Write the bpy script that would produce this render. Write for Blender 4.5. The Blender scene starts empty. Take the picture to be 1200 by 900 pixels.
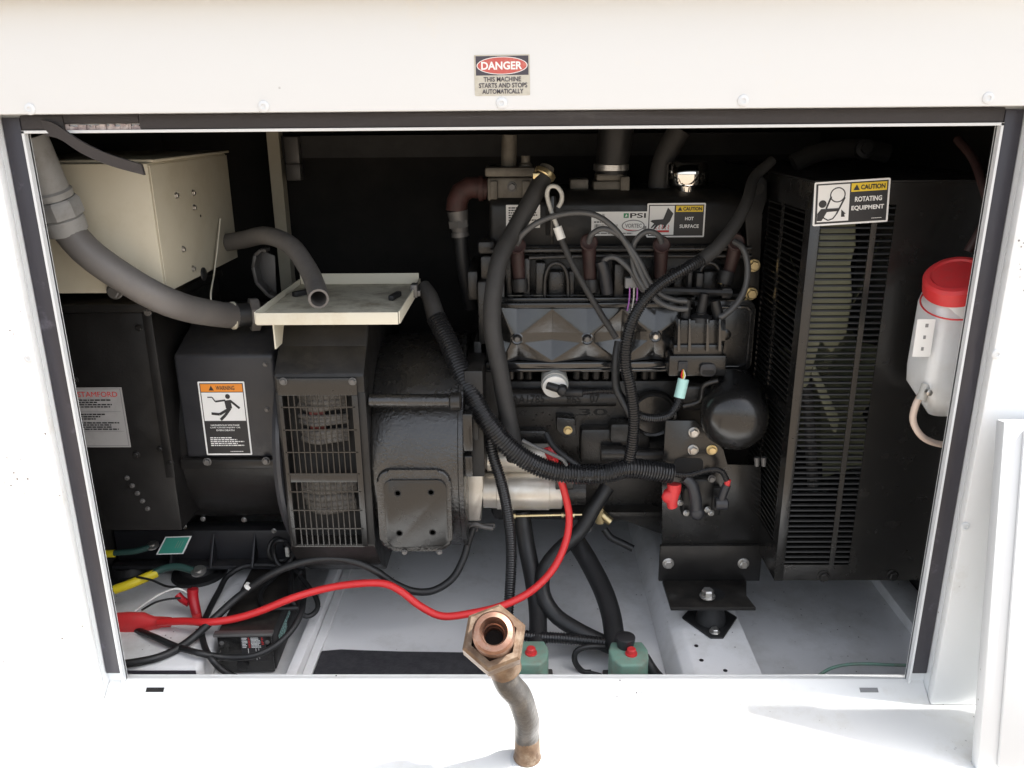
import bpy, bmesh, math, random
from mathutils import Vector, Matrix
random.seed(11)
scene = bpy.context.scene
COL = scene.collection
V = Vector
R = math.radians

# ------------------------------------------------------------------ camera
CAM_POS = V((0.01927, -1.33767, 1.03364)); YAW, PITCH, ROLL = -0.01344, 0.31428, -0.00846
FPX = 970.0                                             # focal length for a frame 1200 wide
_fw = V((math.sin(YAW)*math.cos(PITCH), math.cos(YAW)*math.cos(PITCH), -math.sin(PITCH)))
_r0 = V((math.cos(YAW), -math.sin(YAW), 0)); _u0 = _r0.cross(_fw)
_rt = _r0*math.cos(ROLL) + _u0*math.sin(ROLL); _up = -_r0*math.sin(ROLL) + _u0*math.cos(ROLL)
cam = bpy.data.objects.new('camera', bpy.data.cameras.new('camera')); COL.objects.link(cam)
cam.matrix_world = Matrix(((_rt.x, _up.x, -_fw.x, CAM_POS.x), (_rt.y, _up.y, -_fw.y, CAM_POS.y), (_rt.z, _up.z, -_fw.z, CAM_POS.z), (0, 0, 0, 1)))
cam.data.sensor_width = 36; cam.data.lens = 36*FPX/1200; cam.data.clip_start = 0.02; cam.data.clip_end = 2000
scene.camera = cam

# ------------------------------------------------------------------ light
SUN_EL, SUN_AZ = R(58), R(93.5)                           # azimuth from +Y: along the machine from the right, its face in open shade
world = bpy.data.worlds.new('World'); scene.world = world; world.use_nodes = True
wn = world.node_tree; wn.nodes.clear()
sky = wn.nodes.new('ShaderNodeTexSky'); sky.sky_type = 'NISHITA'; sky.sun_disc = False
sky.sun_elevation = SUN_EL; sky.sun_rotation = SUN_AZ; sky.dust_density = 3.0; sky.air_density = 1.0
hsv = wn.nodes.new('ShaderNodeHueSaturation'); hsv.inputs['Saturation'].default_value = 0.34
bg = wn.nodes.new('ShaderNodeBackground'); bg.inputs['Strength'].default_value = 0.15
wo = wn.nodes.new('ShaderNodeOutputWorld')
wn.links.new(sky.outputs[0], hsv.inputs['Color']); wn.links.new(hsv.outputs[0], bg.inputs[0]); wn.links.new(bg.outputs[0], wo.inputs[0])
sun = bpy.data.objects.new('sun', bpy.data.lights.new('sun', 'SUN')); COL.objects.link(sun)
sun.data.energy = 4.0; sun.data.angle = R(2); sun.data.color = (1, .975, .94)
sd = V((math.sin(SUN_AZ)*math.cos(SUN_EL), math.cos(SUN_AZ)*math.cos(SUN_EL), math.sin(SUN_EL)))
sun.rotation_euler = (-sd).to_track_quat('-Z', 'Y').to_euler()
scene.view_settings.view_transform = 'Standard'; scene.view_settings.look = 'None'
scene.view_settings.exposure = 1.5; scene.view_settings.gamma = 1.0
scene.cycles.max_bounces = 8; scene.cycles.diffuse_bounces = 5

# ------------------------------------------------------------------ pixel -> place helpers (photo pixels, 1200x900)
def _ray(px, py): return _fw + _rt*((px-600)/FPX) - _up*((py-450)/FPX)
def P(px, py, Y):
    d = _ray(px, py); return CAM_POS + d*((Y-CAM_POS.y)/d.y)
def G(px, py, Z):
    d = _ray(px, py); return CAM_POS + d*((Z-CAM_POS.z)/d.z)
def U(px, py, Y): return (P(px, py, Y)-CAM_POS).dot(_fw)/FPX      # metres per photo pixel there

# ------------------------------------------------------------------ materials
def mat(name, col, rough=.5, metal=0.0, bump=None, var=None, specks=None, coat=0, rvar=0, trans=0, alpha=1, dirt=None, spec=None, dust=None):
    m = bpy.data.materials.new(name); m.use_nodes = True; nt = m.node_tree; N = nt.nodes; L = nt.links
    b = N['Principled BSDF']
    b.inputs['Base Color'].default_value = (*col, 1); b.inputs['Roughness'].default_value = rough; b.inputs['Metallic'].default_value = metal
    if coat: b.inputs['Coat Weight'].default_value = coat; b.inputs['Coat Roughness'].default_value = .15
    if trans: b.inputs['Transmission Weight'].default_value = trans
    if spec is not None: b.inputs['Specular IOR Level'].default_value = spec
    if alpha < 1: b.inputs['Alpha'].default_value = alpha
    geo = N.new('ShaderNodeNewGeometry')
    cur = None
    def noise(scale, detail=5, rough=.6):
        n = N.new('ShaderNodeTexNoise'); n.inputs['Scale'].default_value = scale; n.inputs['Detail'].default_value = detail
        n.inputs['Roughness'].default_value = rough; L.new(geo.outputs['Position'], n.inputs['Vector']); return n
    def ramp(src, a, bb, ca=(0, 0, 0), cb=(1, 1, 1)):
        r = N.new('ShaderNodeValToRGB'); r.color_ramp.elements[0].position = a; r.color_ramp.elements[1].position = bb
        r.color_ramp.elements[0].color = (*ca, 1); r.color_ramp.elements[1].color = (*cb, 1); L.new(src, r.inputs[0]); return r
    def mix(fac, A, B):
        x = N.new('ShaderNodeMix'); x.data_type = 'RGBA'
        L.new(fac, x.inputs[0])
        if isinstance(A, tuple): x.inputs[6].default_value = (*A, 1)
        else: L.new(A, x.inputs[6])
        if isinstance(B, tuple): x.inputs[7].default_value = (*B, 1)
        else: L.new(B, x.inputs[7])
        return x.outputs[2]
    if var:                                              # (scale, other colour)
        r = ramp(noise(var[0]).outputs['Fac'], .35, .7); cur = mix(r.outputs[0], tuple(col), tuple(var[1]))
    if dirt:                                             # (scale, lo, hi, colour)
        r = ramp(noise(dirt[0], 9, .7).outputs['Fac'], dirt[1], dirt[2]); cur = mix(r.outputs[0], cur or tuple(col), tuple(dirt[3]))
    if specks:                                           # (scale, size, colour, density lo)
        vo = N.new('ShaderNodeTexVoronoi'); vo.inputs['Scale'].default_value = specks[0]; L.new(geo.outputs['Position'], vo.inputs['Vector'])
        r = ramp(vo.outputs['Distance'], specks[1]*.7, specks[1], (1, 1, 1), (0, 0, 0))
        n2 = ramp(noise(specks[4] if len(specks) > 4 else 6, 3).outputs['Fac'], specks[3], specks[3]+.05)
        mu = N.new('ShaderNodeMath'); mu.operation = 'MULTIPLY'; L.new(r.outputs[0], mu.inputs[0]); L.new(n2.outputs[0], mu.inputs[1])
        cur = mix(mu.outputs[0], cur or tuple(col), tuple(specks[2]))
    if dust:                                             # (amount, colour): dust lying on faces that look up
        sp = N.new('ShaderNodeSeparateXYZ'); L.new(geo.outputs['Normal'], sp.inputs[0])
        up_ = ramp(sp.outputs[2], .25, .95); nz = ramp(noise(35, 8, .7).outputs['Fac'], .35, .65)
        m1 = N.new('ShaderNodeMath'); m1.operation = 'MULTIPLY'; L.new(up_.outputs[0], m1.inputs[0]); L.new(nz.outputs[0], m1.inputs[1])
        m2 = N.new('ShaderNodeMath'); m2.operation = 'MULTIPLY'; L.new(m1.outputs[0], m2.inputs[0]); m2.inputs[1].default_value = dust[0]
        cur = mix(m2.outputs[0], cur or tuple(col), tuple(dust[1]))
    if cur: L.new(cur, b.inputs['Base Color'])
    if rvar:
        r = ramp(noise(23, 6).outputs['Fac'], .3, .7, (max(.03, rough-rvar),)*3, (min(1, rough+rvar),)*3); L.new(r.outputs[0], b.inputs['Roughness'])
    if bump:
        bp = N.new('ShaderNodeBump'); bp.inputs['Strength'].default_value = bump[1]; bp.inputs['Distance'].default_value = bump[2] if len(bump) > 2 else .002
        L.new(noise(bump[0], 3).outputs['Fac'], bp.inputs['Height']); L.new(bp.outputs[0], b.inputs['Normal'])
    return m
M = {}
M['white'] = mat('white_paint', (.67, .692, .705), .42, rvar=.1, dirt=(5, .60, .85, (.70, .68, .62)), specks=(60, .12, (.12, .11, .10), .62, 4), bump=(14, .05))
M['white_worn'] = mat('worn_white_paint', (.80, .80, .785), .45, rvar=.1, dirt=(7, .55, .8, (.66, .63, .57)), specks=(75, .15, (.06, .05, .05), .60, 7), bump=(14, .05))
M['white_chip'] = mat('chipped_white_paint', (.75, .765, .77), .45, rvar=.1, dirt=(9, .55, .8, (.60, .58, .53)), specks=(80, .17, (.14, .12, .11), .60, 9), bump=(10, .08))
M['white_floor'] = mat('floor_white_paint', (.80, .80, .80), .38, rvar=.12, dirt=(5, .48, .72, (.60, .59, .56)), specks=(55, .10, (.10, .09, .08), .52, 5), bump=(9, .06))
M['cream'] = mat('cream_paint', (.67, .635, .52), .5, rvar=.1, dirt=(6, .5, .8, (.55, .48, .35)), bump=(40, .04))
M['tan'] = mat('tan_beige_paint', (.53, .49, .385), .5, rvar=.1, dirt=(6, .5, .8, (.45, .40, .29)), bump=(40, .04))  # cream with shade put into the colour, for the dim box and post
M['cream_dirty'] = mat('dusty_cream_paint', (.63, .60, .49), .55, dirt=(16, .45, .7, (.25, .21, .15)), bump=(30, .05))
M['cast'] = mat('black_cast_iron', (.013, .0125, .012), .33, dust=(.4, (.06, .052, .042)), bump=(260, .55, .0016), var=(40, (.021, .019, .017)), rvar=.1)
M['cast_rough'] = mat('black_sand_cast_iron', (.013, .0125, .012), .27, spec=.8, bump=(150, .7, .0024), var=(30, (.02, .0185, .017)), rvar=.12)
M['gloss'] = mat('black_gloss_paint', (.014, .014, .015), .14, spec=.9, coat=.15, bump=(30, .05), rvar=.06)
M['sheet'] = mat('black_sheet_metal', (.0095, .009, .0087), .40, spec=.38, dust=(.4, (.06, .052, .042)), var=(12, (.016, .015, .0145)), rvar=.12, bump=(220, .12), dirt=(9, .66, .9, (.05, .043, .036)))
M['satin'] = mat('black_satin_plate', (.012, .0115, .011), .24, rvar=.06, spec=.6, bump=(120, .08), dirt=(14, .66, .9, (.05, .043, .035)))
M['slate'] = mat('slate_black_paint', (.022, .0225, .026), .45, dust=(.4, (.06, .052, .042)), rvar=.1, bump=(150, .15), dirt=(10, .62, .9, (.07, .065, .06)))
M['dark'] = mat('dark_interior_lining', (.012, .0115, .011), .9, var=(8, (.022, .020, .018)), bump=(60, .4))
M['alu'] = mat('dusty_cast_aluminium', (.17, .155, .13), .6, metal=.4, var=(30, (.11, .098, .08)), bump=(120, .4), rvar=.15)
M['starter'] = mat('starter_bare_metal', (.74, .71, .65), .38, metal=.6, var=(18, (.60, .55, .47)), rvar=.1, bump=(80, .1))
M['chrome'] = mat('chrome', (.8, .78, .74), .06, metal=1)
M['zinc'] = mat('zinc_plated_steel', (.52, .51, .49), .34, metal=.9, rvar=.1, dirt=(60, .5, .8, (.3, .27, .22)))
M['brass'] = mat('yellow_zinc', (.72, .58, .32), .32, metal=.9, rvar=.1)
M['steel'] = mat('dull_steel', (.14, .135, .13), .5, metal=.5, rvar=.1)
M['bronze'] = mat('bronze', (.20, .135, .088), .5, metal=.55, var=(45, (.10, .062, .04)), dirt=(60, .5, .75, (.27, .22, .165)), rvar=.12, bump=(90, .15))
M['copper'] = mat('copper_sleeve', (.30, .165, .115), .36, metal=.75, var=(50, (.19, .10, .068)), dirt=(80, .5, .75, (.30, .235, .185)), rvar=.1)
M['pressed'] = mat('black_pressed_cover_paint', (.010, .0098, .0095), .17, spec=.75, rvar=.07, bump=(22, .35, .002), dirt=(18, .55, .8, (.028, .024, .02)))
M['louvre'] = mat('black_louvre_paint', (.012, .0115, .011), .5, dirt=(20, .5, .8, (.022, .02, .018)))
M['filter'] = mat('black_filter_enamel', (.013, .0125, .012), .25, spec=.6, rvar=.05, bump=(60, .05))
M['rubber'] = mat('black_rubber', (.014, .014, .0145), .5, rvar=.1, bump=(200, .15))
M['hose_grey'] = mat('dusty_rubber_hose', (.036, .035, .034), .65, dust=(.4, (.06, .052, .042)), var=(25, (.026, .025, .0245)), bump=(160, .2))
M['loom'] = mat('black_split_loom', (.016, .016, .017), .30, rvar=.08)
M['conduit'] = mat('grey_flexible_conduit', (.14, .131, .125), .55, dust=(.4, (.06, .052, .042)), rvar=.1, dirt=(12, .5, .85, (.185, .17, .15)))
M['conduit_light'] = mat('grey_conduit_fitting', (.26, .26, .255), .5, dirt=(30, .5, .8, (.17, .16, .15)))
M['wire_grey'] = mat('grey_wire', (.075, .075, .075), .42)
M['gasket'] = mat('foam_gasket', (.030, .027, .029), .65, dirt=(18, .60, .85, (.06, .055, .055)), bump=(120, .3))
M['gasket_blue'] = mat('worn_gasket', (.030, .028, .036), .42, dirt=(20, .58, .75, (.10, .095, .12)), bump=(25, .4))
M['glue'] = mat('torn_adhesive', (.55, .48, .45), .8, var=(90, (.2, .14, .15)), bump=(150, .6))
M['red'] = mat('red_cable_jacket', (.66, .028, .030), .38, rvar=.06)
M['red_cap'] = mat('red_plastic_cap', (.62, .035, .038), .5, rvar=.1, dirt=(60, .5, .8, (.50, .06, .055)))
M['red_dark'] = mat('red_clamp_plastic', (.42, .012, .02), .35)
M['boot'] = mat('dusty_red_boot', (.036, .014, .013), .6, var=(60, (.026, .013, .012)))
M['rust'] = mat('rusty_red_pipe', (.06, .021, .018), .65, var=(40, (.04, .019, .016)), bump=(90, .3))
M['yellow'] = mat('yellow_sleeve', (.70, .56, .02), .45)
M['teal_wire'] = mat('dark_green_cable', (.025, .07, .06), .45)
M['teal'] = mat('green_tag', (.045, .29, .22), .5)
M['mint'] = mat('mint_valve_paint', (.19, .335, .265), .55, dirt=(30, .45, .75, (.24, .24, .19)), rvar=.1)
M['pale_cyan'] = mat('pale_cyan_label', (.48, .80, .74), .5)
M['white_plastic'] = mat('white_plastic', (.78, .77, .73), .4)
M['off_white'] = mat('dusty_white_plastic', (.52, .51, .47), .5, dirt=(40, .5, .8, (.35, .33, .28)))
M['bottle'] = mat('milky_bottle', (.76, .78, .79), .32, dirt=(14, .45, .8, (.68, .68, .66)))
M['bottle'].node_tree.nodes['Principled BSDF'].inputs['Subsurface Weight'].default_value = .4
M['bottle'].node_tree.nodes['Principled BSDF'].inputs['Subsurface Radius'].default_value = (.03, .03, .03)
M['clear'] = mat('cloudy_tube', (.62, .50, .42), .25)
M['ink'] = mat('black_ink', (.02, .02, .022), .45)
M['ink_grey'] = mat('grey_ink', (.22, .22, .22), .5)
M['ink_red'] = mat('red_ink', (.62, .03, .03), .5)
M['ink_pink'] = mat('faded_red_ink', (.50, .10, .085), .5, dirt=(90, .5, .7, (.56, .22, .17)))
M['ink_faded'] = mat('faded_black_ink', (.055, .05, .065), .5)
M['vinyl'] = mat('white_vinyl', (.80, .80, .78), .4)
M['vinyl_silver'] = mat('silver_label', (.36, .35, .34), .45, dirt=(30, .5, .8, (.28, .27, .26)))
M['vinyl_old'] = mat('weathered_vinyl', (.52, .50, .43), .55, dirt=(50, .5, .75, (.40, .37, .30)))
M['ink_yellow'] = mat('yellow_ink', (.80, .56, .03), .45)
M['ink_orange'] = mat('orange_ink', (.80, .27, .03), .45)
M['ink_green'] = mat('green_ink', (.03, .25, .10), .5)
M['coil'] = mat('varnished_winding', (.13, .12, .105), .6, var=(60, (.07, .062, .055)), bump=(180, .6, .003))
M['coil_red'] = mat('red_winding_tape', (.12, .02, .015), .6)
M['fan'] = mat('pale_olive_fan', (.15, .156, .10), .5, rvar=.1)
M['core'] = mat('radiator_core', (.11, .105, .095), .6)
M['violet'] = mat('violet_wire', (.40, .14, .46), .45)
M['mat_foam'] = mat('dark_foam_sheet', (.03, .03, .036), .9, bump=(160, .7, .003), var=(60, (.05, .05, .055)))
M['dirt'] = mat('dry_brown_ground', (.23, .185, .138), .95, var=(1.2, (.27, .22, .168)), dirt=(9, .5, .8, (.18, .14, .10)), bump=(20, .6, .02))

# ------------------------------------------------------------------ mesh helpers
def NB(): return bmesh.new()
def box(bm, x0, x1, y0, y1, z0, z1, bev=0, seg=2):
    x0, x1 = min(x0, x1), max(x0, x1); y0, y1 = min(y0, y1), max(y0, y1); z0, z1 = min(z0, z1), max(z0, z1)
    return obox(bm, V(((x0+x1)/2, (y0+y1)/2, (z0+z1)/2)), V(((x1-x0)/2, 0, 0)), V((0, (y1-y0)/2, 0)), V((0, 0, (z1-z0)/2)), bev, seg)
def _bevel(bm, faces, bev, seg):
    if bev > 0:
        es = list({e for f in faces for e in f.edges})
        bmesh.ops.bevel(bm, geom=es, offset=bev, segments=seg, affect='EDGES', profile=.5)
def obox(bm, c, ax, ay, az, bev=0, seg=2):
    vs = [bm.verts.new(c + ax*i + ay*j + az*k) for i in (-1, 1) for j in (-1, 1) for k in (-1, 1)]
    fs = [bm.faces.new([vs[i] for i in q]) for q in ((0, 1, 3, 2), (4, 6, 7, 5), (0, 4, 5, 1), (2, 3, 7, 6), (0, 2, 6, 4), (1, 5, 7, 3))]
    _bevel(bm, fs, bev, seg)
def prism(bm, pts, ext, bev=0, seg=2):
    a = [bm.verts.new(p) for p in pts]; b = [bm.verts.new(p + ext) for p in pts]; n = len(a)
    fs = [bm.faces.new(a), bm.faces.new(b[::-1])] + [bm.faces.new((a[i], b[i], b[(i+1) % n], a[(i+1) % n])) for i in range(n)]
    _bevel(bm, fs, bev, seg)
def frame(d):
    d = d.normalized(); a = V((0, 0, 1)) if abs(d.z) < .9 else V((1, 0, 0)); x = a.cross(d).normalized(); return x, d.cross(x), d
def lathe(bm, o, axis, prof, n=24, phase=0, cap=(True, True)):
    x, y, d = frame(axis); rings = []
    for t, r in prof:
        rings.append([bm.verts.new(o + d*t + (x*math.cos(phase+2*math.pi*k/n) + y*math.sin(phase+2*math.pi*k/n))*max(r, 1e-5)) for k in range(n)])
    for a, b in zip(rings, rings[1:]):
        for k in range(n): bm.faces.new((a[k], a[(k+1) % n], b[(k+1) % n], b[k]))
    if cap[0]: bm.faces.new(rings[0][::-1])
    if cap[1]: bm.faces.new(rings[-1])
def cyl(bm, p0, p1, r0, r1=None, n=16):
    lathe(bm, p0, p1-p0, [(0, r0), ((p1-p0).length, r0 if r1 is None else r1)], n)
def spline(pts, step):
    pts = [V(p) for p in pts]; out = []
    q = [pts[0]*2-pts[1]] + pts + [pts[-1]*2-pts[-2]]
    for i in range(1, len(q)-2):
        a, b, c, d = q[i-1:i+3]; L = (c-b).length; n = max(2, int(L/step*1.6)+1)
        for k in range(n):
            t = k/n
            out.append(.5*((2*b) + (c-a)*t + (2*a-5*b+4*c-d)*t*t + (3*b-a-3*c+d)*t**3))
    out.append(pts[-1])
    res = [out[0]]; acc = 0
    for a, b in zip(out, out[1:]):
        L = (b-a).length
        while L > 0 and acc + L >= step:
            a = a + (b-a)*((step-acc)/L); L = (b-a).length; acc = 0; res.append(a)
        acc += L
    if (res[-1]-out[-1]).length > step*.3: res.append(out[-1])
    return res
def tube(bm, pts, r, n=10, step=None, corr=None, hollow=0, r_end=None):
    """corr = (pitch, depth): a corrugated sleeve"""
    step = corr[0]/4 if corr else (step or max(r*.9, .006))
    s = spline(pts, step); m = len(s); nor = None; rings = []
    def ring(c, rad, x, y): return [bm.verts.new(c + (x*math.cos(2*math.pi*k/n) + y*math.sin(2*math.pi*k/n))*rad) for k in range(n)]
    fr = []
    for i, p in enumerate(s):
        t = (s[min(i+1, m-1)]-s[max(i-1, 0)]).normalized()
        if nor is None: nor = t.orthogonal().normalized()
        nor = (nor - t*nor.dot(t)).normalized(); fr.append((nor.copy(), t.cross(nor)))
        rr = r if r_end is None else r + (r_end-r)*i/(m-1)
        if corr and i % 4 > 1: rr -= corr[1]
        rings.append(ring(p, rr, *fr[-1]))
    if hollow:
        for i in range(m-1, max(m-8, 0), -1): rings.append(ring(s[i], (r if r_end is None else r_end)*hollow, *fr[i]))
    for a, b in zip(rings, rings[1:]):
        for k in range(n): bm.faces.new((a[k], a[(k+1) % n], b[(k+1) % n], b[k]))
    bm.faces.new(rings[0][::-1]); bm.faces.new(rings[-1])

ORG = {}
def tagged(o, label=None, cat=None, group=None, kind=None):
    for k, v in (('label', label), ('category', cat), ('group', group), ('kind', kind)):
        if v: o[k] = v
def T(name, label, cat, loc, group=None):
    o = bpy.data.objects.new(name, None); o.empty_display_size = .05; COL.objects.link(o)
    o.location = loc; ORG[o.name] = V(loc); tagged(o, label, cat, group); return o
def O(name, bm, mats, parent=None, label=None, cat=None, group=None, kind=None, smooth=35):
    bmesh.ops.recalc_face_normals(bm, faces=bm.faces[:])
    lo = V([min(v.co[i] for v in bm.verts) for i in range(3)]); hi = V([max(v.co[i] for v in bm.verts) for i in range(3)]); c = (lo+hi)/2
    bmesh.ops.translate(bm, verts=bm.verts[:], vec=-c)
    me = bpy.data.meshes.new(name); bm.to_mesh(me); bm.free()
    for m_ in (mats if isinstance(mats, (list, tuple)) else [mats]): me.materials.append(M[m_] if isinstance(m_, str) else m_)
    if smooth:
        me.shade_smooth(); me.set_sharp_from_angle(angle=R(smooth))
    o = bpy.data.objects.new(name, me); COL.objects.link(o)
    ORG[o.name] = c
    if parent: o.parent = parent; o.location = c - ORG[parent.name]
    else: o.location = c
    tagged(o, label, cat, group, kind); return o
def dup(o, parent, pos, rot=None, mesh_scale=None):
    c = o.copy(); COL.objects.link(c); c.parent = parent; c.location = V(pos) - ORG[parent.name]; ORG[c.name] = V(pos)
    if rot: c.rotation_euler = rot
    if mesh_scale: c.scale = mesh_scale
    return c
_bolt = {}
def bolt(parent, pos, axis, r, m, name='bolt', h=None, washer=True):
    """a hexagon head on a washer; alike bolts share one mesh"""
    key = (m, round(r, 4), washer, name)
    if key not in _bolt:
        bm = NB(); hh = h or r*.9; z = V((0, 0, 1)); o0 = V((0, 0, 0))
        if washer: lathe(bm, o0, z, [(0, r*1.25), (r*.22, r*1.25), (r*.3, r*1.15)], 18)
        lathe(bm, o0+z*r*.1, z, [(0, r*.98), (hh*.8, r*.98), (hh, r*.8)], 6, random.random())
        lathe(bm, o0+z*(hh), z, [(-.001, r*.5), (r*.06, r*.5)], 12)
        me = bpy.data.meshes.new(name); bmesh.ops.recalc_face_normals(bm, faces=bm.faces[:]); bm.to_mesh(me); bm.free(); me.materials.append(M[m]); _bolt[key] = me
    o = bpy.data.objects.new(name, _bolt[key]); COL.objects.link(o); o.parent = parent
    o.location = V(pos) - ORG[parent.name]; ORG[o.name] = V(pos); o.rotation_euler = V(axis).to_track_quat('Z', 'Y').to_euler(); return o
FRONT = V((0, -1, 0))
def fbox(bm, px0, py0, px1, py1, Y, dep, bev=0, seg=2):
    """a box whose front face, on the plane Y, covers these photo pixels"""
    ym, xm = (py0+py1)/2, (px0+px1)/2
    box(bm, P(px0, ym, Y).x, P(px1, ym, Y).x, Y, Y+dep, P(xm, py1, Y).z, P(xm, py0, Y).z, bev, seg)
def fpoly(px, Y): return [P(a, b, Y) for a, b in px]
def wire(name, pts, r, m, label, cat='cable', group=None, parent=None, **k):
    """pts: (px, py, Y) in photo pixels or ready Vectors"""
    bm = NB(); w = [p if isinstance(p, V) else P(*p) for p in pts]
    tube(bm, w, r, **k); return O(name, bm, m, parent, None if parent else label, None if parent else cat, group, smooth=60)

# ------------------------------------------------------------------ printed labels
_txt = {}
def text_geo(s, bold):
    if (s, bold) not in _txt:
        cu = bpy.data.curves.new('print', 'FONT'); cu.body = s; cu.resolution_u = 3; cu.offset = bold
        ob = bpy.data.objects.new('print', cu); COL.objects.link(ob); bpy.context.view_layer.update()
        me = bpy.data.meshes.new_from_object(ob.evaluated_get(bpy.context.evaluated_depsgraph_get()))
        vs = [v.co.copy() for v in me.vertices]; fs = [list(p.vertices) for p in me.polygons]
        bpy.data.objects.remove(ob); bpy.data.curves.remove(cu); bpy.data.meshes.remove(me)
        _txt[(s, bold)] = (vs, fs)
    return _txt[(s, bold)]
def sticker(parent, name, O0, ux, uy, w, h, uw, uh, layers, base='vinyl', label=None, thick=.0008, corner=.02):
    """a label of size w x h centred at O0; layers are drawn in units uw x uh, origin at the lower left corner"""
    n = ux.cross(uy).normalized(); sx, sy = w/uw, h/uh; org = O0 - ux*w/2 - uy*h/2
    bm = NB(); c = corner*uw; pts = []
    for cx, cy, a0 in ((uw-c, c, -90), (uw-c, uh-c, 0), (c, uh-c, 90), (c, c, 180)):
        for k in range(4): a = R(a0+30*k); pts.append(org + ux*((cx+c*math.cos(a))*sx) + uy*((cy+c*math.sin(a))*sy))
    prism(bm, pts, n*thick); st = O(name, bm, base, parent, label, smooth=0)
    groups = {}
    for i, (grp, kind, m, *a) in enumerate(layers): groups.setdefault(grp, []).append((i, kind, m, a))
    for grp, ls in groups.items():
        bm = NB(); mats = []
        for i, kind, m, a in ls:
            if m not in mats: mats.append(m)
            mi = mats.index(m); z = thick + .00012*(i+1)
            def W(x, y): return org + ux*(x*sx) + uy*(y*sy) + n*z
            def face(pp):
                try: f = bm.faces.new([bm.verts.new(W(*p)) for p in pp]); f.material_index = mi
                except ValueError: pass
            if kind == 'rect': x0, y0, x1, y1 = a; face([(x0, y0), (x1, y0), (x1, y1), (x0, y1)])
            elif kind == 'ell': cx, cy, rx, ry = a; face([(cx+rx*math.cos(t*math.pi/18), cy+ry*math.sin(t*math.pi/18)) for t in range(36)])
            elif kind == 'poly': face(a[0])
            elif kind == 'line':
                pp, wd = a
                for (xa, ya), (xb, yb) in zip(pp, pp[1:]):
                    L = math.hypot(xb-xa, yb-ya) or 1; nx, ny = -(yb-ya)/L*wd/2, (xb-xa)/L*wd/2
                    face([(xa+nx, ya+ny), (xa-nx, ya-ny), (xb-nx, yb-ny), (xb+nx, yb+ny)])
            elif kind == 'ring':
                cx, cy, r0, r1 = a
                for t in range(36):
                    p0, p1 = t*math.pi/18, (t+1)*math.pi/18
                    face([(cx+r*math.cos(p), cy+r*math.sin(p)) for r, p in ((r0, p0), (r1, p0), (r1, p1), (r0, p1))])
            elif kind == 'bars':                          # print too small to read
                x0, y0, x1, y1, rows = a; hgt = (y1-y0)/rows
                for q in range(rows):
                    x = x0; yy = y1-(q+1)*hgt; end = x1-(x1-x0)*random.choice((0, .05, .2, .35))
                    while x < end:
                        ww = min(random.uniform(.03, .13)*(x1-x0), end-x); face([(x, yy+hgt*.2), (x+ww, yy+hgt*.2), (x+ww, yy+hgt*.75), (x, yy+hgt*.75)]); x += ww+.02*(x1-x0)
            elif kind == 'text':
                s, x0, y0, x1, y1 = a[:5]; vs, fs = text_geo(s, a[5] if len(a) > 5 else .015)
                lx, hx = min(v.x for v in vs), max(v.x for v in vs); ly, hy = min(v.y for v in vs), max(v.y for v in vs)
                nv = [bm.verts.new(W(x0+(v.x-lx)/(hx-lx)*(x1-x0), y0+(v.y-ly)/(hy-ly)*(y1-y0))) for v in vs]
                for f in fs:
                    try: q = bm.faces.new([nv[k] for k in f]); q.material_index = mi
                    except ValueError: pass
        if not bm.verts: bm.free(); continue
        lo = V([min(v.co[i] for v in bm.verts) for i in range(3)]); hi = V([max(v.co[i] for v in bm.verts) for i in range(3)]); cc = (lo+hi)/2
        for f in bm.faces:
            f.normal_update()
            if f.normal.dot(n) < 0: f.normal_flip()
        bmesh.ops.translate(bm, verts=bm.verts[:], vec=-cc)
        me = bpy.data.meshes.new(grp); bm.to_mesh(me); bm.free()
        for m in mats: me.materials.append(M[m])
        o = bpy.data.objects.new(grp, me); COL.objects.link(o); o.parent = st; o.location = cc - ORG[st.name]; ORG[o.name] = cc
    return st
UX, UZ = V((1, 0, 0)), V((0, 0, 1))
def fsticker(parent, name, px0, py0, px1, py1, Y, uw, uh, layers, roll=0, **k):
    a, b = P(px0, (py0+py1)/2, Y), P(px1, (py0+py1)/2, Y); t, bt = P((px0+px1)/2, py0, Y), P((px0+px1)/2, py1, Y)
    c = V(((a.x+b.x)/2, Y, (t.z+bt.z)/2)); cs, sn = math.cos(R(roll)), math.sin(R(roll))
    return sticker(parent, name, c, UX*cs+UZ*sn, UZ*cs-UX*sn, b.x-a.x, t.z-bt.z, uw, uh, layers, **k)

# ================================================================== SETTING: ground
bm = NB(); S_ = 900
vs = [bm.verts.new((x, y, -.75)) for x, y in ((-S_, -S_), (S_, -S_), (S_, S_), (-S_, S_))]; bm.faces.new(vs)
O('ground', bm, 'dirt', kind='structure', smooth=0)

# ================================================================== ENCLOSURE
XO, XI, YF, ZD, ZF = .784, .75, -.036, -.028, -.10       # gasket outer / lip half widths, face plane, deck top, floor top
ZT = 1.012; ZG = 1.040
EN = T('generator_enclosure', 'white painted sheet metal machine enclosure with its wide service opening uncovered', 'enclosure', (0, 0, -.75))
def epart(name, f, m='white', smooth=35, label=None):
    bm = NB(); f(bm); return O(name, bm, m, EN, label, smooth=smooth)
TP = epart('top_panel', lambda b: box(b, -1.35, 1.35, YF, -.018, ZG, 1.46, .003))
epart('roof_lip', lambda b: (box(b, -1.35, 1.35, YF-.05, YF-.0005, 1.198, 1.235, .008, 3)))  # unseen overhang, added to shade the upper edge of the panel
epart('roof', lambda b: box(b, -1.345, 1.345, -.028, 1.1, 1.445, 1.455))
LP = epart('side_panel', lambda b: box(b, -1.35, -XO, YF, -.018, ZD+.0005, ZG-.0015, .003), 'white_chip')
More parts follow.
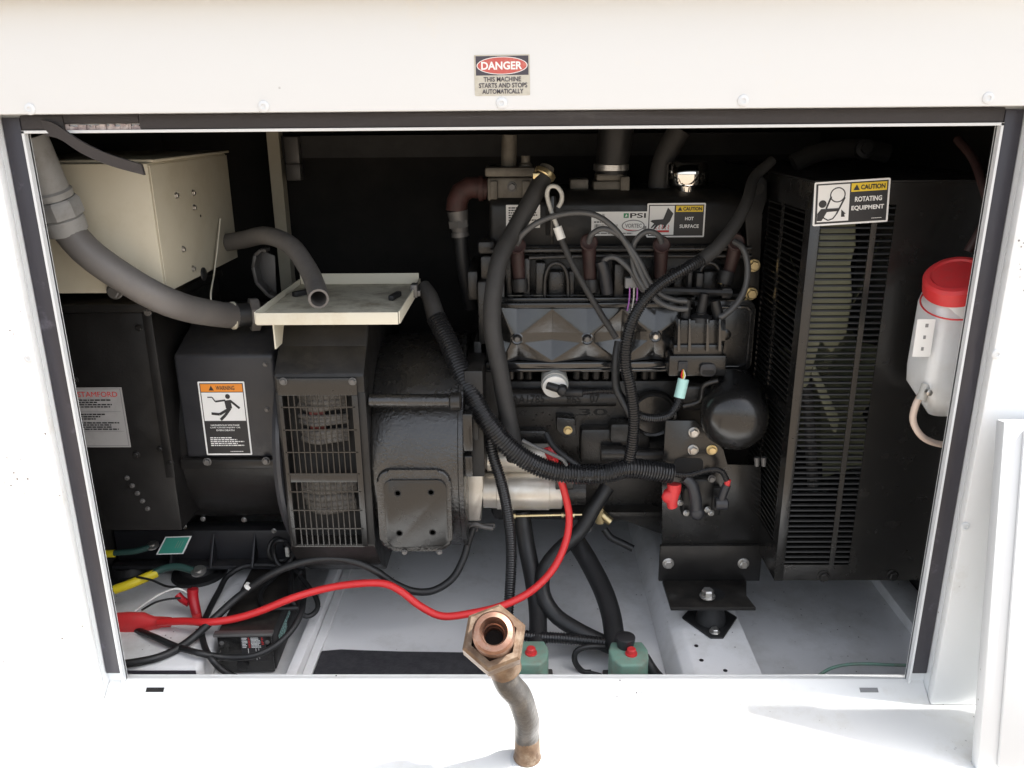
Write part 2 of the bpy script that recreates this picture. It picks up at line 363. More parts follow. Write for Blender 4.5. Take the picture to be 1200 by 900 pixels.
RP = epart('side_panel', lambda b: box(b, XO, 1.35, YF, -.018, ZD+.0005, ZG-.0015, .003), 'white_chip')
# door frame flange round the opening, with its thin inner lip
def flange(b):
    t = .004
    box(b, -XO-.03, -XI, .002, .006, ZD, ZG+.02); box(b, XI, XO+.03, .002, .006, ZD, ZG+.02); box(b, -XI, XI, .002, .006, ZT, ZG+.02)
    box(b, -XI-.004, -XI, -.009, .008, 0, ZT+.004); box(b, XI, XI+.004, -.009, .008, 0, ZT+.004); box(b, -XI-.004, XI+.004, -.009, .008, ZT+.0005, ZT+.0045)
epart('door_frame', flange, 'white')
epart('jamb', lambda b: box(b, -XO-.004, -XO, -.018, .002, ZD, ZG)); epart('jamb', lambda b: box(b, XO, XO+.004, -.018, .002, ZD, ZG))
epart('jamb', lambda b: box(b, -XO, XO, -.0175, .002, ZG+.0005, ZG+.004))
def strip(b, x0, x1, z0, z1): box(b, x0, x1, -.007, .0015, z0, z1, .002)
g1 = epart('gasket', lambda b: strip(b, -XO+.001, -XI-.0045, .02, ZG-.004), 'gasket_blue')
g2 = epart('gasket', lambda b: strip(b, XI+.0045, XO-.001, .02, ZG-.004), 'gasket_blue')
xa, xb = P(78, 150, 0).x, P(166, 150, 0).x
g3 = epart('gasket', lambda b: (strip(b, -XI-.004, xa, ZT+.005, ZG-.001), strip(b, xb, XI+.004, ZT+.005, ZG-.001), strip(b, xa+.0002, xb-.0002, ZT+.014, ZG-.001)), 'gasket')
def torn(b):
    x = xa
    while x < xb-.002:
        w = random.uniform(.003, .009); box(b, x, min(x+w, xb), -.0012-random.random()*.003, .0015, ZT+.005, ZT+.0125+random.uniform(-.003, .001)); x += w+random.random()*.001
epart('torn_adhesive', torn, 'glue', 0)
# base: deck in front, sill flange, floor, walls
epart('deck', lambda b: box(b, -1.35, 1.35, -.215, .012, -.12, ZD, .004), 'white_worn')
epart('base_rail', lambda b: box(b, -1.35, 1.35, -.19, .008, -.7499, -.1205), 'white_worn')
SILL = epart('sill', lambda b: (box(b, -XO+.001, XO-.001, .0125, .018, ZF, 0, .001), prism(b, [V((-XO+.001, y, z)) for y, z in ((.0122, ZD+.0006), (.0122, -.0002), (.004, -.0002), (-.034, ZD+.0006))], V((2*XO-.002, 0, 0)), .0004)), 'white_worn')
for cx in (182, 1018):
    bm = NB(); c = P(cx, 810, -.013); n_s = V((0, -.59, .807)); c = V((c.x, -.013, ZD*.4474))+n_s*.0006; obox(bm, c, V((.017, 0, 0)), V((0, .807, .59))*.0042, n_s*.0006); O('slot', bm, 'ink_grey' if cx > 600 else 'dark', EN, smooth=0)
epart('floor_pan', lambda b: box(b, -.98, .98, .0185, 1.06, ZF-.02, ZF), 'white_floor')
epart('back_wall', lambda b: box(b, -1.005, 1.005, 1.05, 1.09, ZF-.03, 1.45), 'dark')
epart('side_wall', lambda b: box(b, -1.0, -.981, .004, 1.07, ZF-.025, 1.448), 'dark'); epart('side_wall', lambda b: box(b, .981, 1.0, .004, 1.07, ZF-.025, 1.448), 'dark')
epart('ceiling', lambda b: box(b, -.99, .99, -.016, 1.062, 1.40, 1.435), 'dark')
epart('header_lining', lambda b: box(b, -.985, .985, -.0155, .0015, ZG+.022, 1.42), 'dark')
def post(b):
    a, c = P(322, 170, .95), P(333, 330, .95); box(b, a.x-.02, a.x+.012, .95, .99, ZF, 1.39)
epart('corner_post', post, 'tan')
epart('cross_rail', lambda b: fbox(b, 330, 157, 960, 183, .97, .04), 'hose_grey')
epart('latch', lambda b: (fbox(b, 333, 160, 350, 192, .93, .03, .004), fbox(b, 335, 192, 352, 212, .925, .03, .004)), 'steel')
# floor beams
def beam(b):
    z = -.04; xl, xr = .365, .5
    pr = [V((xl-.045, .02, ZF+.0005)), V((xr, .02, ZF+.0005)), V((xr, .02, z)), V((xl, .02, z)), V((xl-.022, .02, z-.012))]
    prism(b, pr, V((0, 1.0, 0)), .004)
BM = epart('floor_beam', beam, 'white_floor')
for a, c in ((816, 757), (822, 774), (850, 786), (829, 793)):
    bm = NB(); g = G(a, c, -.04); lathe(bm, g+V((0, 0, .0003)), UZ, [(0, .0045), (.0006, .0045)], 10); O('hole', bm, 'ink', BM)
epart('floor_rail', lambda b: (box(b, -.475, -.452, .02, .72, ZF+.0004, ZF+.035, .003), box(b, -.4515, -.43, .02, .72, ZF+.0004, ZF+.010, .003)), 'white_floor')
epart('side_flange', lambda b: box(b, .90, .975, .02, .9, ZF+.0005, ZF+.03, .003), 'white_floor')
# raised white shelf at the left
sh_x0, sh_x1 = -.975, G(240, 770, -.03).x
shelf = epart('equipment_shelf', lambda b: box(b, sh_x0, sh_x1, .075, .85, ZF+.0005, -.03, .012, 3), 'white_floor')
for a in (213, 225, 237, 247):
    bm = NB(); g = G(a, 677 if a != 237 else 679, -.03); obox(bm, g+V((0, 0, .0006)), V((.005, .004, 0)), V((-.002, .006, 0)), V((0, 0, .0005))); O('slot', bm, 'ink', shelf, smooth=0)
bm = NB(); fbox(bm, 133, 786, 230, 797, .0735, .001); O('slot', bm, 'ink_faded', shelf, smooth=0)
# rivets of the outer sheets
_rv = None
def rivet(px, py, r=.0085):
    global _rv
    p = P(px, py, YF-.0003)
    if _rv is None:
        bm = NB(); lathe(bm, p, FRONT, [(0, r), (.0012, r*.95), (.0022, r*.7), (.0024, r*.42), (.0012, r*.38)], 20); _rv = O('rivet', bm, 'white', EN); return
    dup(_rv, EN, p+FRONT*.0012)
for a in ((35, 128), (309, 125), (588, 121), (871, 118), (1158, 115), (37, 718), (34, 420), (1168, 415), (1131, 617)): rivet(*a)
bm = NB(); g = G(751, 893, ZD)
for k in range(28):
    a0, a1 = 2*math.pi*k/28, 2*math.pi*(k+1)/28
    pr = [V((g.x+r*math.cos(a), g.y+r*math.sin(a), ZD+.0003)) for r, a in ((.0165, a0), (.0178, a0), (.0178, a1), (.0165, a1))]
    prism(bm, pr, V((0, 0, .0015)))
lathe(bm, V((g.x, g.y, ZD+.0002)), UZ, [(0, .0160), (.001, .0155)], 28)
O('knockout_plug', bm, 'white', EN)
# danger sign on the top panel
fsticker(EN, 'danger_sign', 556, 64, 621, 112, YF, 650, 480, [
    ('pictogram', 'rect', 'ink_faded', 18, 240, 634, 466), ('pictogram', 'ell', 'vinyl', 326, 353, 298, 104), ('pictogram', 'ell', 'ink_pink', 326, 353, 288, 96),
    ('lettering', 'text', 'vinyl', 'DANGER', 82, 305, 560, 400, .03),
    ('lettering', 'text', 'ink_faded', 'THIS MACHINE', 106, 165, 545, 222, .02), ('lettering', 'text', 'ink_faded', 'STARTS AND STOPS', 50, 92, 618, 150, .02),
    ('lettering', 'text', 'ink_faded', 'AUTOMATICALLY', 88, 22, 572, 78, .02)], base='vinyl_old', roll=.4, label='weathered danger sign with a faded red oval')
# white panel leaning in front at the right
DP = T('access_panel', 'white painted panel propped upright on the deck beside the right jamb', 'panel', (.86, -.2, ZD))
tl = P(1177, 494, -.085); bl = G(1146, 905, ZD)
bm = NB(); upv = (tl-bl); upn = upv.normalized(); nrm = V((0, -1, 0)) - upn*V((0, -1, 0)).dot(upn); nrm.normalize(); rx = upn.cross(nrm); rx = rx if rx.x > 0 else -rx
obox(bm, bl + upv/2 + rx*.2 - nrm*.012, rx*.2, nrm*.012, upv/2, .003); O('panel_sheet', bm, 'white', DP)
bm = NB(); obox(bm, bl + upv/2 + rx*.215 + nrm*.0033, rx*.185, nrm*.003, upv/2-upn*.012, .002); O('panel_face', bm, 'white', DP)

# loose weather strip hanging from the top left corner
bm = NB(); ps = [P(a, b, y) for a, b, y in ((52, 150, -.006), (68, 154, -.012), (95, 172, -.01), (128, 187, .01), (168, 199, .03))]
s = spline(ps, .01); up0 = V((0, -.3, 1)).normalized(); prev = None
for i, p in enumerate(s):
    w = .0125 - .004*i/len(s); q = [bm.verts.new(p+up0*w+FRONT*.003), bm.verts.new(p-up0*w+FRONT*.003), bm.verts.new(p-up0*w-FRONT*.004), bm.verts.new(p+up0*w-FRONT*.004)]
    if prev:
        for k in range(4): bm.faces.new((prev[k], prev[(k+1) % 4], q[(k+1) % 4], q[k]))
    else: bm.faces.new(q[::-1])
    prev = q
bm.faces.new(prev)
O('loose_weather_strip', bm, 'gasket', None, 'grey rubber weather strip peeled loose and hanging from the top left corner of the opening', 'seal strip')

# ================================================================== CONTROL BOX, top left
cx1, cz0, cz1, cy0, cy1 = -.657, .718, .956, .2, .615
CB = T('control_box', 'cream painted steel control box in the upper left corner above the dark generator end', 'control box', ((cx1-.2), .4, cz0))
bm = NB(); box(bm, -.965, cx1-.0004, cy0, cy1, cz0, cz1, .003); O('box_body', bm, 'tan', CB)
bm = NB(); box(bm, cx1, cx1+.0025, cy0+.004, cy1, cz0+.0, cz1-.004, .001); O('side_cover', bm, 'tan', CB)
bm = NB(); box(bm, -.97, cx1+.006, cy0+.015, cy1+.01, cz1+.0005, cz1+.006, .002); O('lid', bm, 'tan', CB)
def onside(px, py):
    d = _ray(px, py); return CAM_POS + d*((cx1+.0026-CAM_POS.x)/d.x)
for a in ((206, 229), (226, 226), (227, 243), (214, 292), (265, 287), (226, 315)): bolt(CB, onside(*a), (1, 0, 0), .0052, 'zinc', 'screw')
bm = NB(); p = onside(238, 321); lathe(bm, p, UX, [(0, .014), (.003, .0135), (.0045, .011)], 20); O('hole_plug', bm, 'rubber', CB)
bm = NB(); p = onside(235, 253); lathe(bm, p, UX, [(0, .003), (.0006, .003)], 10); O('hole', bm, 'dark', CB)
bolt(CB, P(135, 341, cy0-.0005), FRONT, .0125, 'steel', 'bolt')
wire('thin_wire', [onside(256, 256)+UX*.004, onside(251, 285)+UX*.008, onside(247, 318)+UX*.008, P(247, 345, .36), P(249, 357, .36)], .0018, 'cream', 'thin pale wire hanging down the side of the cream control box', 'wire')

# grey conduit from the left jamb to the generator
CD = T('conduit', 'thick grey flexible conduit sagging from the left jamb to the generator terminal box', 'conduit', P(170, 330, .22))
bm = NB(); tube(bm, [P(70, 250, .136), P(80, 270, .140), P(108, 300, .138), P(160, 335, .150), P(195, 353, .175), P(226, 363, .245), P(262, 369, .33), P(277, 370, .36)], .0275, 20, r_end=.0265); O('tube', bm, 'conduit', CD, smooth=60)
def gland(p, ax, r, m):
    bm = NB(); lathe(bm, p, ax, [(-.012, r*1.10), (0, r*1.14), (.014, r*1.14), (.018, r*1.02)], 24); o = O('gland_ring', bm, m, CD)
    bm = NB(); lathe(bm, p, ax, [(.019, r*1.3), (.045, r*1.3), (.050, r*1.18)], 8, .3); O('gland_nut', bm, m, CD)
    bm = NB(); lathe(bm, p, ax, [(.051, r*1.08), (.062, r*1.12), (.066, r*1.0), (.16, r*1.0)], 24); O('gland_body', bm, m, CD)
gland(P(77, 264, .140), P(52, 206, .118)-P(78, 266, .142), .031, 'conduit_light')
ax = V((.9, .45, -.05)); p = P(271, 370, .352)
bm = NB(); lathe(bm, p, ax, [(-.002, .0268), (0, .029), (.008, .029), (.010, .027)], 24); O('gland_ring', bm, 'cream', CD)
bm = NB(); lathe(bm, p, ax, [(.010, .0255), (.040, .0255)], 24); O('gland_body', bm, 'rubber', CD)
bm = NB(); lathe(bm, p, ax, [(.038, .036), (.055, .036), (.058, .031)], 8, .3); O('gland_nut', bm, 'conduit', CD)

# open grey tube above the tray
bm = NB(); tube(bm, [P(262, 285, .56), P(285, 281, .52), P(312, 276, .46), P(340, 287, .40), P(359, 312, .345), P(368, 330, .295), P(372, 343, .245), P(373.5, 351, .205)], .0195, 18, hollow=.78)
O('cut_conduit', bm, 'conduit', None, 'short grey conduit with an open cut end resting over the cream tray', 'conduit', smooth=60)

HB = T('hanger_bracket', 'dull grey bent hanger strap with a rounded slot behind the cream tray', 'bracket', P(310, 320, .6))
bm = NB(); hp = [P(330, 352, .6), P(316, 344, .6), P(303, 330, .6), P(299, 312, .6), P(301, 298, .6), P(308, 292, .6), P(314, 293, .6)]
for a, b_ in zip(hp, hp[1:]):
    d = (b_-a); obox(bm, (a+b_)/2, d/2, V((0, .018, 0)), d.normalized().cross(V((0, 1, 0)))*.004, .001)
O('strap', bm, 'steel', HB)
bm = NB(); prism(bm, [P(a, c, .618) for a, c in ((303, 330), (301, 300), (309, 294), (322, 300), (324, 345))], V((0, .004, 0)), .001); O('strap_plate', bm, 'steel', HB)
# cream tray over the alternator
TR = T('metal_tray', 'shallow cream sheet metal tray with scuffed inside and two clips on top of the alternator', 'tray', (-.35, .37, .665))
ty0, ty1, tz = .2, .535, .668; ta, tb = P(300, 372, ty0), P(467, 375, ty0)
tl_, tr_ = ta.x, tb.x
bm = NB(); box(bm, tl_, tr_, ty0, ty1, tz-.003, tz, .001); O('tray_floor', bm, 'cream_dirty', TR)
bm = NB(); box(bm, tl_, tr_, ty0-.0035, ty0-.0005, tz-.013, tz+.011, .0012); O('front_rim', bm, 'cream', TR)
bm = NB(); box(bm, tl_, tr_, ty1+.0005, ty1+.003, tz-.006, tz+.024, .001); O('back_rim', bm, 'cream', TR)
for s, x in ((-1, tl_), (1, tr_)):
    bm = NB(); box(bm, x-.0033*(s < 0)-.0003*(s>0)+.0006*(s>0), x+.0033*(s > 0)-.0003*(s < 0), ty0, ty1, tz-.012, tz+.012, .001); O('side_rim', bm, 'cream', TR)
bm = NB(); a = P(319, 378, .235); b_ = P(324, 409, .235); prism(bm, [V((a.x, .235, tz-.0035)), V((a.x+.003, .235, tz-.0035)), V((a.x+.003, .235, b_.z)), V((a.x, .235, b_.z))], V((0, .2, 0))); O('bracket', bm, 'cream', TR)
for a, b_, r_ in ((355, 346, 35), (463, 350, 12)):
    bm = NB(); g = G(a, b_, tz); d = V((math.sin(R(r_)), math.cos(R(r_)), 0)); obox(bm, g+V((0, 0, .006)), d.cross(UZ)*.006, d*.025, UZ*.0055, .002); O('clip', bm, 'rubber', TR)
bm = NB(); p = P(486, 343, ty0+.24); obox(bm, V((tr_+.004, ty0+.22, tz+.008)), UX*.007, V((0, .014, 0)), UZ*.014, .002); obox(bm, V((tr_+.011, ty0+.22, tz+.002)), UX*.006, V((0, .008, 0)), UZ*.006, .001); O('latch', bm, 'steel', TR)

# ================================================================== ALTERNATOR
AL = T('alternator', 'large black alternator with a vented drum, rough cast bell housing and generator end box', 'alternator', (-.4, .47, 0))
Yc, Zc = .47, .335
bm = NB(); vx0, vx1 = P(330, 540, .22).x, P(433, 540, .22).x
fz0, fz1 = P(380, 652, .225).z, P(380, 440, .22).z
prof = [(.268, .585), (.268, fz0-.045), (.34, fz0-.10), (.6, fz0-.10), (.72, fz0), (.72, .58), (.62, .655), (.36, .655), (.30, .63)]
prism(bm, [V((vx0, y, z)) for y, z in prof], V((vx1-vx0, 0, 0)), .006, 3)
gx0, gx1 = P(336, 540, .218).x, P(421, 540, .218).x; gz1 = P(378, 452, .218).z; gz0 = P(378, 640, .218).z
prism(bm, [V((vx0, y, z)) for y, z in ((.222, gz1-.018), (.222, fz1), (.275, .595), (.275, gz1-.018))], V((vx1-vx0, 0, 0)), .005, 2)
prism(bm, [V((vx0, y, z)) for y, z in ((.222, gz0-.001), (.222, fz0+.03), (.262, fz0-.04), (.275, fz0-.04), (.275, gz0-.001))], V((vx1-vx0, 0, 0)), .004, 2)
box(bm, vx0, gx0+.003, .2225, .275, gz0-.002, gz1-.016, .002); box(bm, gx1-.005, vx1, .2225, .275, gz0-.002, gz1-.016, .002)
O('vent_housing', bm, 'sheet', AL)
bm = NB(); lathe(bm, V((vx0-.017, Yc, Zc)), UX, [(0, .255), (.002, .262), (.010, .265), (.0165, .262)], 72); O('rim_ring', bm, 'slate', AL)
# vent: recessed well (own geometry), windings, grid
gx0, gx1 = P(336, 540, .218).x, P(421, 540, .218).x; gz1 = P(378, 452, .218).z; gz0 = P(378, 640, .218).z
GR = None
bm = NB()
for x0, x1, z0, z1 in ((gx0-.004, gx1+.006, gz1-.020, gz1+.016), (gx0-.004, gx0+.004, gz0, gz1-.0205), (gx1-.006, gx1+.006, gz0, gz1-.0205), (gx0+.0045, gx1-.0065, (gz0+gz1)/2-.030, (gz0+gz1)/2-.012)): box(bm, x0, x1, .2155, .2205, z0, z1, .001)
GR = O('vent_grille', bm, 'satin', AL)
nb = 11; segs = (((gz0+gz1)/2-.012, gz1-.02), (gz0, (gz0+gz1)/2-.030))
protos = {}
for z0, z1 in segs:
    bm = NB(); box(bm, -.0012, .0012, .2165, .2195, z0, z1); pr = None
    for k in range(nb):
        x = gx0+.004+(gx1-gx0-.01)*(k+1)/(nb+1)
        if pr is None:
            bmesh.ops.translate(bm, verts=bm.verts[:], vec=V((x, 0, 0))); pr = O('bar', bm, 'satin', GR, smooth=0); c0 = ORG[pr.name].copy()
            x0_ = x
        else: dup(pr, GR, c0+UX*(x-x0_))
    for k in range(4):
        z = z0+(z1-z0)*(k+.0 if k else .02)/3.5
        bm = NB(); box(bm, gx0, gx1, .2155, .2165, z-.0013, z+.0013); O('bar', bm, 'satin', GR, smooth=0)
bm = NB(); box(bm, gx0+.0035, gx1-.0055, .266, .2675, gz0-.0005, gz1-.0185); O('vent_opening', bm, 'dark', AL, smooth=0)
# windings behind the grid
gw = gx1-gx0
for zc, hh, xs_ in ((gz1-.045, .020, .30), (gz1-.085, .012, .32), (gz1-.12, .016, .30), (gz0+.125, .020, .36), (gz0+.085, .024, .33)):
    xm = gx0+gw*.5; bm = NB()
    for k in range(3):
        tube(bm, [V((xm-gw*xs_+random.uniform(-.006, .004), .262, zc+(k-1)*hh*.5)), V((xm-gw*.12, .245+random.uniform(-.004, .004), zc+(k-1)*hh*.6)), V((xm+gw*.14, .246, zc+(k-1)*hh*.55+.003)), V((xm+gw*xs_, .262, zc+(k-1)*hh*.5))], hh*.42, 8, step=.01)
    O('winding', bm, 'coil', AL, smooth=60)
bm = NB(); box(bm, gx0+gw*.30, gx0+gw*.52, .250, .262, gz1-.115, gz1-.062, .004); O('winding_tape', bm, 'coil_red', AL)
for a in ((332, 447), (413, 447)): bolt(AL, P(a[0], a[1], .2155), FRONT, .0065, 'steel')
# bell housing
bx0, bx1 = vx1+.0005, P(546, 600, .26).x
bm = NB(); rb = .243; lathe(bm, V((bx0, Yc, Zc-.02)), UX, [(0, rb-.004), (.006, rb), (bx1-bx0-.012, rb+.004), (bx1-bx0-.010, rb+.007), (bx1-bx0-.001, rb+.007), (bx1-bx0, rb+.003)], 72); O('bell_housing', bm, 'cast_rough', AL)
bm = NB(); p = P(490, 469, .2440); tube(bm, [V((bx0+.004, p.y-.001, p.z)), V((bx1-.018, p.y-.005, p.z))], .0135, 14); O('cast_rib', bm, 'cast_rough', AL, smooth=60)
bm = NB(); lathe(bm, V((bx1-.026, p.y-.006, p.z)), UX, [(0, .012), (.004, .0185), (.022, .0185), (.025, .014)], 18); O('boss', bm, 'cast', AL)
bm = NB(); box(bm, bx1+.0005, P(566, 450, .30).x, .30, .64, .29, .53, .004); box(bm, bx1+.0005, P(560, 450, .30).x, .29, .2995, .38, .46, .003); O('rear_plate', bm, 'sheet', AL)
bm = NB(); box(bm, bx1+.0005, bx1+.020, .232, .262, P(550, 527, .24).z, P(550, 484, .24).z, .002); box(bm, bx1+.0005, bx1+.018, .236, .262, P(550, 558, .24).z, P(550, 534, .24).z, .002); O('lug', bm, 'satin', AL)
def roundrect(px0, py0, px1, py1, Y, rad, n=6):
    xm, ym = (px0+px1)/2, (py0+py1)/2
    x0, x1, z0, z1 = P(px0, ym, Y).x, P(px1, ym, Y).x, P(xm, py1, Y).z, P(xm, py0, Y).z; o = []
    for cx, cz, a0 in ((x1-rad, z0+rad, -90), (x1-rad, z1-rad, 0), (x0+rad, z1-rad, 90), (x0+rad, z0+rad, 180)):
        for k in range(n+1): a = R(a0+90*k/n); o.append(V((cx+rad*math.cos(a), Y, cz+rad*math.sin(a))))
    return o
bm = NB(); prism(bm, roundrect(443, 551, 529, 646, .2165, .028), V((0, .06, 0)), .007, 3); O('cover_pad', bm, 'cast_rough', AL)
bm = NB(); prism(bm, roundrect(451, 563, 524, 641, .2105, .018), V((0, .0058, 0)), .0012); CP = O('cover_plate', bm, 'satin', AL)
for a in ((466, 578), (505, 577), (468, 625), (507, 624)):
    bm = NB(); c = P(a[0], a[1], .2103); lathe(bm, c, FRONT, [(-.0001, .0075), (.0006, .007), (.0004, .0056), (-.0001, .005)], 18); O('bolt_hole', bm, 'dark', CP)
for a in (474, 515): bolt(AL, P(a, 647, .215), FRONT, .005, 'steel')
# warning box and main body, end box
wx0, wx1 = P(211, 480, .3).x, vx0-.02; wz0, wz1 = P(265, 537, .3).z, P(265, 416, .3).z
bm = NB(); prism(bm, [V((wx0, y, z)) for y, z in ((.3, wz0), (.3, wz1), (.42, wz1+.045), (.62, wz1+.045), (.62, wz0))], V((wx1-wx0, 0, 0)), .008, 3); WB = O('terminal_cover', bm, 'slate', AL)
bm = NB(); box(bm, wx0-.012, wx1, .292, .32, wz0-.022, wz0-.0005, .003); O('cover_ledge', bm, 'sheet', AL)
for a in ((243, 541), (312, 540)): bolt(AL, P(a[0], a[1], .2915), FRONT, .0075, 'steel')
for a in ((311, 427), (313, 480)): bolt(AL, P(a[0], a[1], .2995), FRONT, .0045, 'steel', 'screw')
bm = NB(); lathe(bm, V((-.97, .54, .33)), UX, [(0, .20), (.02, .225), (.47, .225)], 48); O('stator_body', bm, 'sheet', AL)
ex1 = P(190, 460, .27).x; ez1 = P(120, 366, .27).z; ez0 = P(140, 622, .27).z
bm = NB(); box(bm, -.965, ex1, .27, .66, ez0, ez1-.001, .004); O('end_box', bm, 'sheet', AL)
bm = NB(); box(bm, -.97, ex1+.012, .262, .66, ez1, ez1+.018, .004); O('end_box_lid', bm, 'sheet', AL)
bm = NB(); box(bm, ex1-.016, ex1+.003, .2655, .2695, wz0-.03, ez1-.002, .001); O('edge_strip', bm, 'sheet', AL)
for a in ((163, 384), (88, 445), (160, 533), (188, 526), (200, 542)): bolt(AL, P(a[0], a[1], .2695), FRONT, .006, 'sheet', 'screw')
for k in range(5): bolt(AL, P(149+k*6, 560+k*9, .2695), FRONT, .0045, 'steel', 'screw')
bolt(AL, P(173, 366, .262), FRONT, .006, 'steel', 'screw')
bm = NB(); box(bm, -.97, vx0-.03, .44, .49, .002, .088, .004); RL = O('foot_rail', bm, 'slate', AL)
bm = NB(); box(bm, -.97, vx0-.03, .405, .4395, .002, .012, .003); O('foot_flange', bm, 'slate', AL)
for a in (205, 252, 300):
    bm = NB(); c = P(a, 640, .44); prism(bm, [V((c.x-.003, .4395, .0125)), V((c.x-.003, .395, .0125)), V((c.x-.003, .4395, .080))], V((.006, 0, 0)), .001); O('gusset', bm, 'slate', AL)
for a, b_ in ((180, 640), (247, 641)): g = G(a, b_, .0125); bolt(AL, g, UZ, .013, 'zinc')
for a, b_ in ((216, 617), (238, 608), (286, 609), (321, 622)): bolt(AL, P(a, b_, .4395), FRONT, .005, 'zinc')
for a in (240, 160):
    bm = NB(); g = G(a, 664, -.03); lathe(bm, V((g.x, .44, -.0297)), UZ, [(0, .066), (.008, .064), (.014, .045), (.0315, .04)], 28); IS = O('rubber_mount', bm, 'rubber', AL)
bolt(AL, G(236, 668, -.018)+V((0, 0, .0)), UZ, .013, 'zinc')
L_W = []
fsticker(AL, 'warning_sticker', 237, 447, 291, 533, .2990, 540, 870, [
    ('pictogram', 'rect', 'ink', 18, 18, 522, 852), ('pictogram', 'rect', 'ink_orange', 28, 752, 512, 842), ('pictogram', 'rect', 'vinyl', 28, 412, 512, 744),
    ('pictogram', 'poly', 'ink', [(120, 768), (150, 825), (180, 768)]), ('lettering', 'text', 'ink', 'WARNING', 205, 772, 420, 822, .02),
    ('pictogram', 'ell', 'ink', 330, 698, 28, 28), ('pictogram', 'poly', 'ink', [(285, 650), (360, 660), (368, 560), (320, 548), (295, 560)]), ('pictogram', 'line', 'ink', [(300, 655), (180, 640)], 20), ('pictogram', 'line', 'ink', [(180, 640), (150, 690), (95, 690)], 13),
    ('pictogram', 'line', 'ink', [(355, 650), (455, 560)], 26), ('pictogram', 'line', 'ink', [(340, 560), (215, 490), (120, 500)], 30), ('pictogram', 'line', 'ink', [(345, 560), (280, 480), (220, 425)], 32),
    ('hazard_text', 'text', 'vinyl', 'HAZARDOUS VOLTAGE', 95, 352, 430, 372), ('hazard_text', 'text', 'vinyl', 'CAN CAUSE INJURY OR', 85, 322, 440, 342), ('hazard_text', 'text', 'vinyl', 'EVEN DEATH', 155, 292, 365, 312),
    ('fine_print', 'bars', 'vinyl', 70, 110, 465, 225, 5), ('part_number', 'bars', 'vinyl', 290, 40, 480, 56, 1)], label='tall orange and black warning sticker with a falling figure')
fsticker(AL, 'rating_plate', 78, 454, 148, 524, .2690, 700, 700, [
    ('lettering', 'rect', 'ink_grey', 14, 14, 684, 22), ('lettering', 'rect', 'ink_grey', 14, 680, 684, 687), ('lettering', 'rect', 'ink_grey', 676, 14, 684, 687),
    ('lettering', 'text', 'ink_red', 'STAMFORD', 180, 592, 640, 652, 0), ('lettering', 'bars', 'ink', 90, 465, 560, 570, 4), ('lettering', 'rect', 'ink_grey', 60, 420, 650, 424), ('lettering', 'bars', 'ink', 90, 325, 480, 405, 3), ('lettering', 'bars', 'ink', 90, 205, 620, 305, 4), ('lettering', 'rect', 'ink_grey', 60, 190, 650, 194)], base='vinyl_silver', label='silver rating plate with red heading', corner=.005)

# ================================================================== RADIATOR SHROUD, right
rx, ry0, ry1, rz0, rz1, rr1 = .548, .2, .60, .096, .912, .93
RD = T('radiator_shroud', 'tall black louvred radiator guard with a yellow caution sticker at its top corner', 'radiator', (.74, .4, rz0))
lx0, lx1 = P(957, 450, ry0).x+.004, P(1046, 450, ry0).x      # louvre window of the front face (two columns)
lx0, lx1 = .566, .700; lxm = .664; lz0, lz1 = P(990, 662, ry0).z, P(1000, 240, ry0).z
bm = NB(); t = .003
for a in ((rx, lx0, rz0, rz1), (lx1, rr1, rz0, rz1), (lx0, lx1, rz0, lz0), (lx0, lx1, lz1, rz1)): box(bm, a[0], a[1], ry0, ry0+t, a[2], a[3])
O('front_sheet', bm, 'satin', RD, smooth=0)
bm = NB(); box(bm, rx-.0012, rx+.0175, ry0-.0022, ry0-.0002, rz0, rz1, .0008); O('corner_strip', bm, 'satin', RD)
sy0, sy1, sym = .235, .475, .375; sz0, sz1 = .17, .86
bm = NB()
for a in ((ry0+.0035, sy0, rz0, rz1), (sy1, ry1, rz0, rz1), (sy0, sy1, rz0, sz0), (sy0, sy1, sz1, rz1), (sym-.006, sym+.006, sz0, sz1), (sy0, sym-.006, .455, .475)): box(bm, rx, rx+t, a[0], a[1], a[2], a[3])
O('side_sheet', bm, 'satin', RD, smooth=0)
bm = NB(); box(bm, lxm-.005, lxm+.005, ry0, ry0+t, lz0, lz1); O('louvre_divider', bm, 'satin', RD, smooth=0)
bm = NB(); box(bm, rx, rr1, ry0+.0005, .9, rz1+.0005, rz1+.004); O('top_sheet', bm, 'sheet', RD, smooth=0)
bm = NB(); box(bm, rx+.004, rr1, ry0+.004, ry1, rz0-.001, rz0+.003); O('bottom_sheet', bm, 'sheet', RD, smooth=0)
# slats of the front face, two columns
NR = 62
def slats(n, z0, z1, mk):
    pr = None
    for k in range(n):
        z = z0 + (z1-z0)*(k+.5)/n
        if pr is None: bm = NB(); mk(bm, z); pr = O('slat', bm, 'louvre', RD, smooth=0); c0 = ORG[pr.name].copy(); zz = z
        else: dup(pr, RD, c0+UZ*(z-zz))
ax_ = V((0, .0026, .0006))
for x0, x1 in ((lx0, lxm-.005), (lxm+.005, lx1)):
    slats(NR, lz0, lz1, lambda b, z: obox(b, V(((x0+x1)/2, ry0+.0045, z)), UX*(x1-x0)/2, ax_, V((0, .0005, .0012))))
ay_ = V((.0055, 0, -.0022))
for y0, y1, za, zb, n in ((sy0, sym-.006, .475, sz1, 30), (sy0, sym-.006, sz0, .455, 23), (sym+.006, sy1, sz0, sz1, 54)):
    slats(n, za, zb, lambda b, z: obox(b, V((rx+.0045, (y0+y1)/2, z)), V((0, (y1-y0)/2, 0)), ay_, V((.0005, 0, .0012))))
